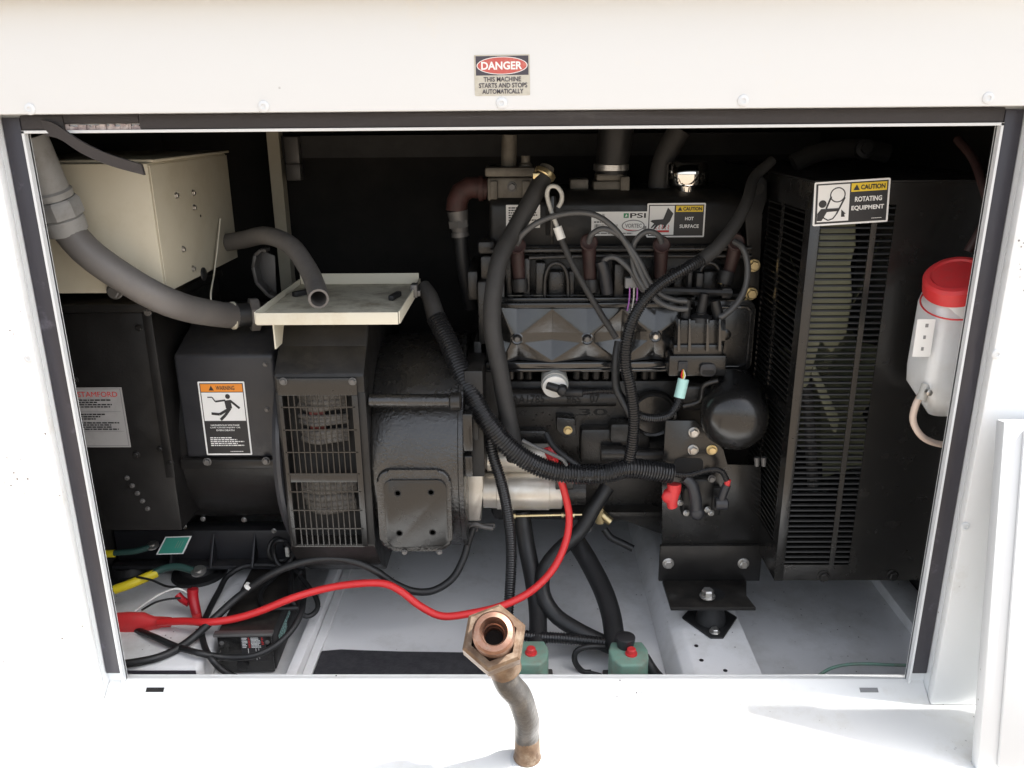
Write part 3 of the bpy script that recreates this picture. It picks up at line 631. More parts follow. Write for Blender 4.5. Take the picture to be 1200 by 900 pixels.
# fan and core behind the louvres
bm = NB(); box(bm, .9, .95, .24, .85, .12, .9); O('radiator_core', bm, 'core', RD)
bm = NB(); fc = V((.745, .56, .5))
for k in range(7):
    a = 2*math.pi*k/7+.35; d = V((0, math.cos(a), math.sin(a))); tn = V((0, -math.sin(a), math.cos(a)))
    q = [fc+d*.05-tn*.03+UX*.02, fc+d*.05+tn*.03-UX*.02, fc+d*.29+tn*.085-UX*.035, fc+d*.30-tn*.05+UX*.035]
    prism(bm, q, UX*.003, 0)
lathe(bm, fc-UX*.04, UX, [(0, .045), (.01, .06), (.08, .06)], 28); O('fan', bm, 'fan', RD)
bm = NB(); prism(bm, [V((.580, .235, .87)), V((.640, .235, .87)), V((.650, .235, .79)), V((.640, .235, .76)), V((.655, .235, .70)), V((.652, .235, .62)), V((.625, .235, .58)), V((.600, .235, .62)), V((.590, .235, .52)), V((.575, .235, .50))], V((0, .012, 0)), .003); prism(bm, [V((.585, .25, .56)), V((.60, .25, .56)), V((.665, .25, .44)), V((.66, .25, .40))], V((0, .01, 0)), .002); O('belt_guard', bm, 'fan', RD)
bm = NB(); tube(bm, [V((.60, .36, .62)), V((.625, .33, .45)), V((.66, .34, .25))], .012, 10); O('inner_hose', bm, 'hose_grey', RD)
for a in ((965, 675), (1046, 674)): bolt(RD, P(a[0], a[1], ry0-.0003), FRONT, .010, 'sheet')
fsticker(RD, 'caution_sticker', 953.5, 211, 1041.5, 262.5, ry0-.0028, 890, 530, [
    ('pictogram', 'rect', 'ink', 22, 22, 868, 508), ('pictogram', 'rect', 'vinyl', 46, 46, 420, 490), ('pictogram', 'rect', 'ink_yellow', 436, 390, 852, 492),
    ('pictogram', 'ring', 'ink', 280, 365, 78, 92), ('pictogram', 'line', 'ink', [(205, 350), (150, 205)], 22), ('pictogram', 'line', 'ink', [(365, 330), (275, 135)], 20),
    ('pictogram', 'line', 'ink', [(275, 135), (235, 80), (180, 62), (130, 90), (110, 120)], 14), ('pictogram', 'ell', 'ink', 105, 265, 46, 46),
    ('pictogram', 'poly', 'ink', [(46, 60), (100, 60), (160, 165), (290, 168), (300, 205), (90, 205), (46, 150)]), ('pictogram', 'poly', 'ink', [(330, 185), (385, 130), (365, 130), (375, 95), (330, 95)]),
    ('pictogram', 'poly', 'ink', [(458, 408), (495, 476), (532, 408)]), ('lettering', 'text', 'ink', 'CAUTION', 545, 410, 830, 470, .03),
    ('lettering', 'text', 'vinyl', 'ROTATING', 482, 268, 800, 330, .03), ('lettering', 'text', 'vinyl', 'EQUIPMENT', 446, 158, 830, 222, .03), ('lettering', 'bars', 'vinyl', 690, 52, 840, 66, 1)],
    roll=3.2, label='yellow caution sticker about rotating equipment')
# dark plumbing above the shroud
DK = T('coolant_pipe', 'dark dusty coolant pipe running above the louvred radiator guard', 'pipe', P(1000, 185, .5))
bm = NB(); tube(bm, [P(930, 192, .5), P(960, 178, .5), P(1010, 174, .5), P(1040, 180, .5)], .02, 12); O('pipe', bm, 'dark', DK, smooth=60)
bm = NB(); lathe(bm, P(1010, 176, .49), V((0, -1, .2)), [(0, .02), (.02, .02), (.022, .012), (.03, .012)], 16); O('cap', bm, 'rubber', DK)
wire('overflow_tube', [P(1122, 163, .25), P(1140, 185, .2), P(1151, 215, .15), P(1158, 250, .12), V((.80, .12, .80))], .008, 'boot', 'brownish overflow tube curving down behind the top right corner of the opening', 'tube')

# coolant bottle
BT = T('coolant_bottle', 'milky white coolant bottle with a red screw cap behind the right jamb', 'bottle', (.79, .13, .5))
bz0, bz1 = .585, .745; bX0, bX1, bY0, bY1 = .737, .86, .065, .165
bm = NB()
def rr(z, m0, m1=None, rad=.018):
    x0, x1, y0, y1 = bX0+m0, bX1-m0, bY0+(m1 if m1 is not None else m0), bY1-m0; o = []
    for cx, cy, a0 in ((x1-rad, y0+rad, -90), (x1-rad, y1-rad, 0), (x0+rad, y1-rad, 90), (x0+rad, y0+rad, 180)):
        for k in range(5): a = R(a0+90*k/4); o.append(bm.verts.new((cx+rad*math.cos(a), cy+rad*math.sin(a), z(cx+rad*math.cos(a)) if callable(z) else z)))
    return o
rings = [rr(lambda x: .500+(bX1-x)*.0, .035), rr(lambda x: .555-(x-bX0)*.30, .002), rr(.585, 0), rr(.705, .002), rr(.722, .005), rr(.730, .016)]
for a, b_ in zip(rings, rings[1:]):
    for k in range(20): bm.faces.new((a[k], a[(k+1) % 20], b_[(k+1) % 20], b_[k]))
bm.faces.new(rings[0][::-1]); bm.faces.new(rings[-1]); O('bottle_body', bm, 'bottle', BT, smooth=50)
nk = V((.782, .100, .730)); nd = V((-.40, -.42, 1)).normalized()
bm = NB(); lathe(bm, nk, nd, [(-.025, .046), (.018, .046)], 28); O('neck', bm, 'bottle', BT)
bm = NB(); lathe(bm, nk+nd*.012, nd, [(0, .052), (.002, .055), (.026, .053), (.031, .048), (.032, .041), (.029, .038)], 40); CPp = O('cap', bm, 'red_cap', BT)
bm = NB(); ring = [nk+nd*-.004+V((.058*math.cos(2*math.pi*k/20), .058*math.sin(2*math.pi*k/20)-.002, -.010+.018*math.sin(2*math.pi*k/20)+.012*math.cos(2*math.pi*k/20))) for k in range(21)]; tube(bm, ring, .0016, 6, step=.008); O('cap_strap', bm, 'red_cap', CPp, smooth=60)
fsticker(BT, 'level_label', 1072, 374, 1093, 418, bY0-.0005, 200, 420, [('lettering', 'rect', 'ink_grey', 95, 330, 130, 370), ('lettering', 'rect', 'ink_grey', 90, 200, 120, 240), ('lettering', 'rect', 'ink_grey', 85, 70, 115, 110)], thick=.0006)
for s_ in (0,):
    bm = NB(); p = P(1081, 458, .08); lathe(bm, p+V((.006, 0, .012)), V((-.35, -.25, -1)), [(0, .009), (.03, .009)], 14); O('barb', bm, 'off_white', BT)
    bm = NB(); p2 = P(1087, 459, .065); lathe(bm, p2, FRONT, [(0, .006), (.008, .006), (.009, .004)], 6); O('clamp_screw', bm, 'zinc', BT)
wire('bottle_hose', [P(1081, 460, .08), P(1073, 475, .078), P(1070, 493, .078), P(1079, 510, .08), P(1095, 519, .085), P(1120, 523, .09)], .0062, 'clear', 'short cloudy pinkish hose curling from under the white coolant bottle', 'hose')
# ================================================================== ENGINE
EG = T('engine', 'black painted four cylinder engine with bare metal starter and faceted side cover', 'engine', (.23, .5, 0))
def ep(name, f, m, label=None, smooth=35, parent=None):
    bm = NB(); f(bm); return O(name, bm, m, parent or EG, label, smooth=smooth)
# block: stepped casting
def block(b):
    fbox(b, 562, 446, 884, 545, .47, .33, .008); fbox(b, 575, 545, 884, 612, .50, .28, .02)
    fbox(b, 556, 400, 584, 560, .44, .30, .006); fbox(b, 545, 430, 562, 545, .37, .30, .006)
    fbox(b, 680, 503, 762, 543, .435, .05, .010); fbox(b, 596, 505, 640, 520, .45, .03, .006)
    fbox(b, 715, 497, 745, 520, .42, .04, .008)
ep('engine_block', block, 'cast')
ep('block_rail', lambda b: tube(b, [P(592, 466, .452), P(722, 465, .452)], .0215, 16), 'cast', smooth=60)
def oilpan(b):
    y = .46; prism(b, fpoly([(600, 600), (884, 600), (884, 640), (800, 636), (770, 624), (735, 606), (700, 612), (620, 610)], y), V((0, .3, 0)), .01)
ep('oil_pan', oilpan, 'cast')
# cast lettering, raised
def casttext(s, px0, py0, px1, py1, Y, dep=.002):
    vs, fs = text_geo(s, .01); bm = NB(); a, b_ = P(px0, py1, Y), P(px1, py0, Y)
    lx, hx = min(v.x for v in vs), max(v.x for v in vs); ly, hy = min(v.y for v in vs), max(v.y for v in vs)
    nv = [bm.verts.new((a.x+(v.x-lx)/(hx-lx)*(b_.x-a.x), Y, a.z+(v.y-ly)/(hy-ly)*(b_.z-a.z))) for v in vs]
    for f in fs:
        try: bm.faces.new([nv[k] for k in f])
        except ValueError: pass
    r = bmesh.ops.extrude_face_region(bm, geom=bm.faces[:]); bmesh.ops.translate(bm, verts=[g for g in r['geom'] if isinstance(g, bmesh.types.BMVert)], vec=V((0, dep, 0)))
    O('cast_lettering', bm, 'dark', EG, smooth=0)
casttext('AA1785', 600, 463, 638, 473, .4293); casttext('86S', 664, 463, 681, 473, .4293); casttext('07', 691, 462, 703, 472, .4293)
casttext('XY', 606, 481, 618, 487, .4693); casttext('30', 678, 479, 712, 487, .4693)
def pips(b):
    for k in range(8): a = R(45*k); c = P(636+11*math.cos(a), 493+9*math.sin(a), .4698); lathe(b, c, FRONT, [(0, .003), (.002, .002)], 8)
    for k in range(5): c = P(676+9*k, 487, .4698); lathe(b, c, FRONT, [(0, .0028), (.002, .002)], 8)
o_ = ep('cast_pips', pips, 'cast'); o_['kind'] = 'stuff'
ep('core_plug', lambda b: lathe(b, P(765, 484, .445), FRONT, [(0, .056), (.008, .056), (.013, .052), (.009, .047), (.012, .044), (.014, .01)], 36), 'satin')
ep('side_boss', lambda b: prism(b, fpoly([(652, 489), (674, 491), (676, 510), (662, 515), (652, 505)], .435), V((0, .04, 0)), .004), 'cast')
bolt(EG, P(665.5, 504, .4345), FRONT, .0085, 'brass')
ep('block_pipe', lambda b: (tube(b, [P(722, 531, .425), P(755, 533, .42), P(785, 532, .42)], .015, 12), tube(b, [P(704, 531, .42), P(730, 531, .42)], .019, 12)), 'cast', smooth=60)
# lower edge of head: row of small lugs with worn paint
def lugs(b):
    for k in range(16):
        a = 597+k*11.4+random.uniform(-1.5, 1.5)
        if 632 < a < 668: continue
        c = P(a, 439, .435); lathe(b, c+V((0, .02, 0)), V((0, 0, -1)), [(-.012, .009), (.014, .0085), (.018, .005)], 10)
ep('head_lug', lugs, 'cast')['kind'] = 'stuff'
# faceted side cover
def cover(b):
    yb = .405; bx = [(569, 397), (606, 397), (688, 397), (768, 394), (850, 394)]; B = [P(a, c, yb) for a, c in bx]
    zt, zb = P(690, 363, yb).z, P(690, 423, yb).z
    dT, dC = .017, .015
    top, ap, bo, ce, fl, fr = [], [], [], [], [], []
    for p in B: top.append(V((p.x, yb+dT, zt))); bo.append(V((p.x, yb+dT, zb)))
    def F(*q): b.faces.new([b.verts.new(v) for v in q])
    w = .014
    for i in range(len(B)-1):
        l, r = B[i], B[i+1]; m = (l+r)/2
        A = V((m.x, yb-.001, zt)); D = V((m.x, yb-.001, zb)); c0 = V((m.x, yb+dC, m.z+.010)); c1 = V((m.x, yb+dC, m.z-.006))
        lt, lb = l+V((w, 0, .011)), l+V((w, 0, -.009)); rt, rb_ = r+V((-w, 0, .011)), r+V((-w, 0, -.009))
        F(lt, A, c0); F(A, rt, c0); F(lb, c1, D); F(D, c1, rb_); F(lt, c0, c1, lb); F(rt, rb_, c1, c0)
        tl2, tr2 = V((l.x, yb+dT, zt)), V((r.x, yb+dT, zt)); bl2, br2 = V((l.x, yb+dT*.8, zb)), V((r.x, yb+dT*.8, zb))
        l0t, l0b = V((l.x, yb, lt.z)), V((l.x, yb, lb.z)); r0t, r0b = V((r.x, yb, rt.z)), V((r.x, yb, rb_.z))
        F(l0t, tl2, A, lt); F(A, tr2, r0t, rt); F(l0b, lb, D, bl2); F(D, rb_, r0b, br2); F(l0t, lt, lb, l0b); F(rt, r0t, r0b, rb_)
    bmesh.ops.remove_doubles(b, verts=b.verts[:], dist=.0004)
    bmesh.ops.recalc_face_normals(b, faces=b.faces[:])
    bmesh.ops.bevel(b, geom=[e for e in b.edges if len(e.link_faces) == 2], offset=.0022, segments=2, affect='EDGES', profile=.6)
SC = ep('side_cover', cover, 'pressed', smooth=50)
ep('cover_flange', lambda b: (fbox(b, 569, 425, 812, 432, .402, .05, .002), fbox(b, 569, 432.5, 812, 436, .412, .05, .002)), 'gloss')
ep('cover_top_rail', lambda b: (fbox(b, 566, 355, 815, 361, .407, .06, .0025), fbox(b, 588, 349, 815, 354.7, .425, .05, .002)), 'satin')
for a in ((606, 397), (688, 397), (768, 394)):
    c = P(a[0], a[1], .4045); o = ep('cover_washer', lambda b: lathe(b, c, FRONT, [(-.004, .0135), (.001, .0135), (.0022, .011), (.001, .008)], 24), 'gloss', parent=SC); bolt(SC, c+FRONT*.001, FRONT, .007, 'steel' if a[0] < 700 else 'zinc', washer=False)
# rounded plate to the right of the cover
ep('end_cover', lambda b: prism(b, roundrect(796, 352, 883, 437, .415, .02), V((0, .05, 0)), .003), 'satin')
ep('end_cover_bead', lambda b: tube(b, (lambda q: q+[q[0]])([p for p in roundrect(803, 360, 877, 430, .414, .016)]), .0035, 6, step=.012), 'gloss', smooth=60)
ep('cover_stud', lambda b: lathe(b, P(850, 392, .4148), FRONT, [(0, .012), (.004, .012), (.006, .007)], 18), 'satin')
# cylinder head: pillars, arches, plug wells
def head(b):
    fbox(b, 572, 296, 880, 352, .50, .28, .008); fbox(b, 560, 330, 592, 420, .44, .3, .006)
    fbox(b, 563, 300, 582, 328, .455, .2, .006); fbox(b, 548, 318, 560, 352, .46, .2, .005); fbox(b, 560, 283, 580, 298, .46, .06, .006)
    for x0, x1, t in ((593, 600, 300), (613, 621, 303), (628, 639, 308), (666, 673, 318), (698, 704, 312), (741, 747, 310), (768, 774, 308), (790, 800, 318), (816, 822, 316), (846, 853, 314)): fbox(b, x0, t, x1, 352, .455, .06, .003)
    for x0, x1 in ((642, 663), (823, 843)): fbox(b, x0, 318, x1, 352, .468, .05, .006)
    fbox(b, 594, 345, 880, 352, .450, .06, .003); fbox(b, 720, 310, 731, 352, .44, .07, .002)
ep('cylinder_head', head, 'cast')
for cx in (652, 832):
    ep('port_arch', lambda b: tube(b, [P(cx-14, 350, .452), P(cx-13, 325, .452), P(cx-8, 312, .452), P(cx, 308, .452), P(cx+8, 312, .452), P(cx+13, 325, .452), P(cx+14, 350, .452)], .005, 8), 'cast', smooth=60)
ep('wear_edge', lambda b: [fbox(b, x0, 346, x1, 349.5, .4494, .002, .0006) for x0, x1 in ((596, 612), (626, 640), (676, 690))], 'alu')['kind'] = 'stuff'
ep('head_rail', lambda b: (tube(b, [P(575, 294, .452), P(640, 293, .45), P(880, 291, .45)], .006, 8), tube(b, [P(620, 302, .452), P(690, 300, .45), P(880, 300, .45)], .005, 8)), 'cast', smooth=60)
# valve cover
def vcover(b):
    z1, z0 = P(700, 229, .505).z, P(700, 292, .505).z; xl, xr = P(573, 260, .505).x, P(872, 260, .505).x
    prism(b, [V((xl, y, z)) for y, z in ((.50, z0), (.505, z1-.012), (.55, z1+.008), (.74, z1+.008), (.78, z0))], V((xr-xl, 0, 0)), .012, 3)
VC = ep('valve_cover', vcover, 'sheet')
ep('cover_seam', lambda b: fbox(b, 639, 230, 651, 290, .5015, .004, .001), 'dark')
ep('cover_seam', lambda b: fbox(b, 645, 230, 649, 290, .499, .006, .001), 'satin')
ep('valve_cover_rim', lambda b: fbox(b, 568, 288, 876, 294, .49, .3, .004), 'cast')
# front-end studs and lifting eye
LE = ep('lifting_eye', lambda b: prism(b, [P(a, c, .45) for a, c in ((878, 345), (874, 260), (874, 220), (880, 208), (893, 206), (899, 212), (899, 235), (892, 250), (890, 345))], V((0, .006, 0)), .002), 'sheet')
for a, r in (((889, 221), .0125), ((883, 238), .006)): ep('hole', lambda b: lathe(b, P(a[0], a[1], .4495), FRONT, [(0, r), (.0003, r)], 20), 'dark', parent=LE)
for a in ((883, 311), (880, 344)): bolt(EG, P(a[0], a[1], .4485), FRONT, .0115, 'brass')
bolt(EG, P(845, 328, .445), V((0, -1, -.4)), .008, 'brass')
# labels on the valve cover
yv = .4995
fsticker(EG, 'spec_label', 593, 240, 633, 267, yv, 400, 270, [('lettering', 'bars', 'ink', 30, 20, 370, 250, 8)], label='small white label of fine print')
fsticker(EG, 'engine_label', 693, 248, 759, 276, yv, 660, 290, [
    ('lettering', 'text', 'ink', 'GM-3.0L', 30, 235, 160, 262, .02), ('pictogram', 'rect', 'ink_green', 375, 215, 435, 270), ('pictogram', 'poly', 'vinyl', [(390, 225), (420, 235), (405, 262)]), ('lettering', 'text', 'ink', 'PSI', 450, 213, 635, 272, .02),
    ('pictogram', 'ell', 'ink_grey', 490, 120, 135, 72), ('pictogram', 'ell', 'vinyl', 490, 120, 122, 60), ('pictogram', 'poly', 'ink_red', [(370, 85), (430, 60), (560, 66), (430, 72)]), ('lettering', 'text', 'ink_grey', 'VORTEC', 395, 95, 590, 145, .03), ('pictogram', 'rect', 'ink_grey', 605, 75, 645, 115),
    ('lettering', 'bars', 'ink_grey', 30, 150, 330, 185, 1), *[('lettering', 'rect', 'ink', 40+i*17, 95, 40+i*17+random.choice((4, 7, 10)), 140) for i in range(16)], ('lettering', 'bars', 'ink_grey', 30, 18, 600, 42, 1)], label='white maker label with a green square and oval emblem')
fsticker(EG, 'caution_sticker', 758, 238, 826, 278, yv-.0003, 680, 400, [
    ('pictogram', 'rect', 'ink', 18, 18, 662, 382), ('pictogram', 'rect', 'vinyl', 30, 30, 318, 370), ('pictogram', 'rect', 'ink_yellow', 335, 298, 650, 370), ('pictogram', 'rect', 'ink_red', 50, 60, 265, 85),
    *[('pictogram', 'line', 'ink_red', [(115+i*36, 95), (105+i*36, 115), (118+i*36, 130), (108+i*36, 150)], 7) for i in range(5)],
    ('pictogram', 'poly', 'ink', [(40, 190), (60, 205), (190, 215), (240, 350), (305, 280), (270, 190), (235, 150), (205, 105), (185, 100), (200, 145), (165, 155), (130, 140), (90, 95), (75, 100), (105, 150), (60, 110), (48, 118), (85, 165)]),
    ('pictogram', 'poly', 'ink', [(352, 312), (380, 358), (408, 312)]), ('lettering', 'text', 'ink', 'CAUTION', 418, 313, 635, 356, .03), ('lettering', 'text', 'vinyl', 'HOT', 445, 200, 545, 240, .03), ('lettering', 'text', 'vinyl', 'SURFACE', 385, 110, 610, 152, .03)],
    label='yellow caution sticker warning of a hot surface')
# castings above the valve cover
ep('regulator_body', lambda b: (fbox(b, 571, 208, 628, 236, .52, .10, .006), fbox(b, 568, 196, 627, 207.5, .512, .12, .006), fbox(b, 574, 212, 583, 234, .512, .02, .003), fbox(b, 612, 212, 622, 234, .512, .02, .003)), 'alu')
ep('regulator_pipe', lambda b: (cyl(b, P(596, 198, .56), P(597, 158, .56), .0175, .0165, 20), lathe(b, P(616, 199, .55), UZ, [(0, .014), (.012, .014), (.016, .010), (.03, .010)], 16)), 'alu')
bolt(EG, P(600, 219, .5195), FRONT, .009, 'steel')
ep('elbow', lambda b: (tube(b, [P(572, 222, .56), P(552, 219, .56), P(540, 226, .555), P(535, 240, .55), P(535, 249, .55)], .024, 16), lathe(b, P(561, 221, .56), UX, [(0, .028), (.010, .028)], 20)), 'rust', smooth=60)
ep('elbow_fitting', lambda b: (cyl(b, P(536, 247, .55), P(540, 276, .55), .024, .017, 18), lathe(b, P(537, 258, .55), V((.1, 0, -1)), [(0, .024), (.016, .024)], 6), lathe(b, P(539, 272, .55), V((.1, 0, -1)), [(0, .020), (.010, .020)], 18)), 'steel')
ep('elbow_hose', lambda b: tube(b, [P(540, 274, .55), P(542, 300, .55), P(546, 330, .56), P(552, 360, .58)], .016, 14), 'rubber', smooth=60)
ep('throttle_body', lambda b: (fbox(b, 695, 212, 737, 230, .56, .08, .006), fbox(b, 699, 204, 731, 212, .565, .06, .004), fbox(b, 668, 210, 690, 224, .58, .05, .004), fbox(b, 727, 207, 738, 226, .55, .03, .003)), 'alu')
ep('intake_hose', lambda b: cyl(b, P(716, 204, .60), P(722, 150, .60), .036, .040, 22), 'rubber')
ep('hose_clamp', lambda b: lathe(b, P(716, 200, .60), UZ, [(0, .038), (.002, .040), (.014, .040), (.016, .038)], 26), 'zinc')
ep('rear_hose', lambda b: tube(b, [P(772, 228, .60), P(774, 205, .60), P(781, 180, .60), P(796, 152, .60)], .026, 16), 'hose_grey', smooth=60)
bc = P(805, 218, .56)
ep('breather_cap', lambda b: lathe(b, bc, UZ, [(-.012, .022), (0, .024), (.003, .044), (.008, .047), (.046, .046), (.052, .042), (.054, .03)], 40), 'chrome')
# ignition coil pack
cy = .345
ep('coil_bracket', lambda b: (fbox(b, 784, 417, 851, 441, cy, .05, .003), fbox(b, 789, 404, 848, 417, cy+.006, .06, .004)), 'satin')
def coilb(b):
    prism(b, fpoly([(797, 375), (842, 375), (846, 408), (792, 408)], cy+.012), V((0, .07, 0)), .004)
CO = ep('coil_body', coilb, 'satin')
for k, a in enumerate((796, 808.5, 829.5, 844)):
    ep('cooling_fin', lambda b: prism(b, fpoly([(a-1.0, 374), (a+.6, 374), (a+1.8, 412), (a-2.2, 412)], cy-.002), V((0, .02, 0)), .0006), 'gloss', parent=CO)
ep('coil_tower', lambda b: (lathe(b, P(821, 376, cy+.03), UZ, [(0, .024), (.010, .022), (.016, .012), (.018, .012)], 22),), 'rubber')
for p, q, r in (((821, 368), (826, 344), .011), ((842, 372), (838, 352), .012), ((803, 372), (806, 351), .010)): ep('coil_terminal', lambda b: cyl(b, P(*p, cy+.035), P(*q, cy+.035), r, r*.85, 14), 'rubber')
ep('connector', lambda b: (fbox(b, 795, 424, 806, 435, cy-.008, .01, .001), fbox(b, 798, 426, 803, 434, cy-.0095, .004)), 'slate')
ep('connector', lambda b: (prism(b, roundrect(821, 427, 839, 441, cy-.010, .008), V((0, .012, 0)), .001),), 'slate'); ep('connector_slot', lambda b: prism(b, roundrect(823, 434, 837, 439, cy-.0106, .003), V((0, .001, 0))), 'dark')
ep('rail_bar', lambda b: (tube(b, [P(770, 340, .40), P(800, 341, .40), P(858, 343, .40)], .008, 8), fbox(b, 816, 320, 824, 345, .41, .02, .003), fbox(b, 846, 338, 858, 350, .395, .02, .003), fbox(b, 806, 318, 811, 340, .42, .02, .002)), 'rubber')
# plug boots
for a, b0, b1, lean in ((606, 288, 335, 3), (690, 284, 336, 2), (775, 287, 335, -2), (862, 284, 326, -10)):
    BO = ep('spark_plug_boot', lambda b: tube(b, [P(a, b0+4, .436), P(a+lean*.4, (b0+b1)/2, .440), P(a+lean, b1, .446)], .0155, 14, r_end=.0125), 'boot', smooth=60)
    ep('boot_ring', lambda b: lathe(b, P(a, b0, .422), V((0, -1, .25)), [(-.006, .016), (0, .0185), (.006, .0185), (.009, .0155), (.005, .009)], 22), 'boot', parent=BO)
    ep('boot_shield', lambda b: lathe(b, P(a+lean, b1-8, .442), V((.1*lean/5, -.15, -1)), [(0, .0175), (.016, .0185), (.028, .016)], 18), 'rubber', parent=BO)
# oil filter
OF = P(862, 506, .235)
fa = V((-.20, -1, -.12)).normalized()
ep('oil_filter', lambda b: lathe(b, OF-fa*.17, fa, [(0, .066), (.02, .070), (.105, .070), (.118, .0685), (.130, .064), (.141, .055), (.149, .043), (.154, .028), (.156, .014), (.1565, .003)], 56), 'filter', smooth=60)
ep('filter_adapter', lambda b: lathe(b, OF-fa*.22, fa, [(0, .05), (.035, .055), (.05, .055)], 28), 'cast')
ep('filter_dipper', lambda b: (tube(b, [P(842, 446, .33), P(825, 452, .34), P(820, 470, .35), P(800, 476, .35)], .006, 8), fbox(b, 800, 452, 838, 482, .37, .06, .008)), 'cast', smooth=60)
# front mount: brown-looking satin bracket plates
yb_ = .33
MB_ = ep('bracket_plate', lambda b: prism(b, fpoly([(780, 493), (815, 493), (836, 513), (848, 527), (852, 545), (892, 545), (892, 662), (776, 662), (776, 560)], yb_), V((0, .008, 0)), .001), 'satin')
ep('bracket_recess', lambda b: prism(b, roundrect(790, 537, 824, 556, yb_-.0008, .012), V((0, .0007, 0))), 'dark')
ep('mount_plate', lambda b: fbox(b, 773, 640, 892, 681, yb_-.010, .0095, .001), 'sheet')
def foot(b):
    z = .030; a, c = P(776, 681, yb_-.010), P(880, 681, yb_-.010); e, f = P(786, 714, .2), P(886, 714, .2)
    prism(b, [V((a.x, a.y, a.z+.002)), V((c.x-.01, c.y, a.z+.002)), V((f.x-.012, .24, z+.004)), V((f.x, .2, z)), V((e.x, .2, z))], V((0, 0, -.008)), .0015)
ep('mount_foot', foot, 'sheet')
for a, m in (((813, 506.5), 'zinc'), ((812, 527), 'zinc'), ((834, 527), 'brass')): bolt(EG, P(a[0], a[1], yb_-.0003), FRONT, .0098, m)
for a in ((783, 660), (871, 660)): bolt(EG, P(a[0], a[1], yb_-.0105), FRONT, .0105, 'zinc')
bolt(EG, G(829, 699, .0395), UZ, .0135, 'zinc', h=.016)
def rm(b):
    g = G(830, 722, -.04); c = V((g.x, .25, -.0395)); lathe(b, c+UZ*.004, UZ, [(0, .034), (.012, .032), (.03, .026), (.068, .026)], 30)
    q = [V((c.x-.062, .262, -.0396)), V((c.x-.014, .186, -.0396)), V((c.x+.014, .186, -.0396)), V((c.x+.062, .262, -.0396)), V((c.x+.014, .33, -.0396)), V((c.x-.014, .33, -.0396))]; prism(b, q, V((0, 0, .006)), .003)
ep('rubber_mount', rm, 'rubber'); bolt(EG, V((G(834, 732, -.035).x, .205, -.0345)), UZ, .0095, 'zinc')
for a in ((887, 541), (895, 541)): ep('drain_stub', lambda b: cyl(b, P(a[0], 536, .30), P(a[0], 546, .30), .006, .005, 10), 'steel')
# starter motor
ys = .40
SM = ep('starter_motor', lambda b: lathe(b, V((P(566, 584, ys-.045).x, ys, P(620, 584, ys-.045).z)), UX, [(0, .041), (.030, .042), (.031, .0445), (.058, .0445), (.0585, .0465), (.150, .0465), (.151, .044), (.178, .044), (.182, .036)], 40), 'starter')
zs = P(620, 584, ys-.045).z; xs = P(566, 584, ys-.045).x
ep('starter_nose', lambda b: (prism(b, fpoly([(546, 557), (566, 557), (567, 574), (564, 578), (564, 611), (548, 611)], ys-.045), V((0, .07, 0)), .004),), 'starter')
ep('solenoid', lambda b: lathe(b, V((xs+.004, ys+.01, P(600, 543, ys-.02).z)), UX, [(0, .022), (.006, .030), (.03, .030), (.032, .033), (.15, .033), (.155, .02)], 32), 'starter')
ep('starter_cap', lambda b: (lathe(b, V((xs+.1825, ys, zs)), UX, [(0, .036), (.05, .034)], 28), fbox(b, 651, 560, 672, 574, ys-.05, .02, .002)), 'cast')
ep('through_bolt', lambda b: (cyl(b, P(603, 605, ys-.04), P(682, 603, ys-.04), .0028, None, 8), lathe(b, P(658, 604, ys-.04), UX, [(0, .006), (.006, .006)], 6), lathe(b, P(670, 604, ys-.04), UX, [(0, .006), (.006, .006)], 6), lathe(b, P(601, 605, ys-.04), UX, [(0, .006), (.006, .006)], 6)), 'brass')
ep('earth_lug', lambda b: (fbox(b, 548, 613, 560, 624, ys-.05, .012, .002), fbox(b, 560, 614, 580, 619, ys-.045, .006, .001)), 'steel')
# oil pressure / knock sender with its elbow plug
ks = P(650, 450, .40)
ep('sender', lambda b: lathe(b, ks+V((0, .05, .006)), V((.02, -1, -.22)), [(0, .028), (.035, .030), (.045, .030)], 30), 'off_white')
ep('sender_face', lambda b: lathe(b, ks+V((0, .003, -.004)), V((.02, -1, -.22)), [(0, .027), (.008, .027), (.010, .024)], 30), 'white_plastic')
ep('sender_plug', lambda b: (tube(b, [ks+V((-.016, -.008, 0)), ks+V((.0, -.014, -.004)), ks+V((.016, -.016, -.008))], .009, 12), lathe(b, ks+V((.016, -.006, -.009)), FRONT, [(0, .012), (.018, .012), (.022, .008)], 18)), 'rubber', smooth=60)
# drain cocks under the block
ep('drain_cock', lambda b: (cyl(b, P(697, 596, .46), P(716, 612, .44), .012, .010, 12), cyl(b, P(703, 590, .45), P(703, 612, .45), .010, .012, 10), lathe(b, P(688, 617, .44), FRONT, [(0, .006), (.01, .006)], 6)), 'brass')
# dark fuel rail plug and connectors by the third boot
ep('injector_plug', lambda b: (fbox(b, 733, 326, 752, 338, .418, .02, .002), fbox(b, 740, 321, 746, 327, .418, .02, .001)), 'ink_grey')
for k, (dx, m) in enumerate(((738, 'violet'), (743, 'off_white'), (747, 'violet'))): ep('plug_wire', lambda b: tube(b, [P(dx, 337, .415), P(dx-.5, 350, .412), P(dx-3, 364, .40)], .0016, 6), m, smooth=60)
ep('temperature_plug', lambda b: tube(b, [P(704, 306, .43), P(708, 318, .43), P(712, 345, .43)], .0135, 12), 'slate', smooth=60)

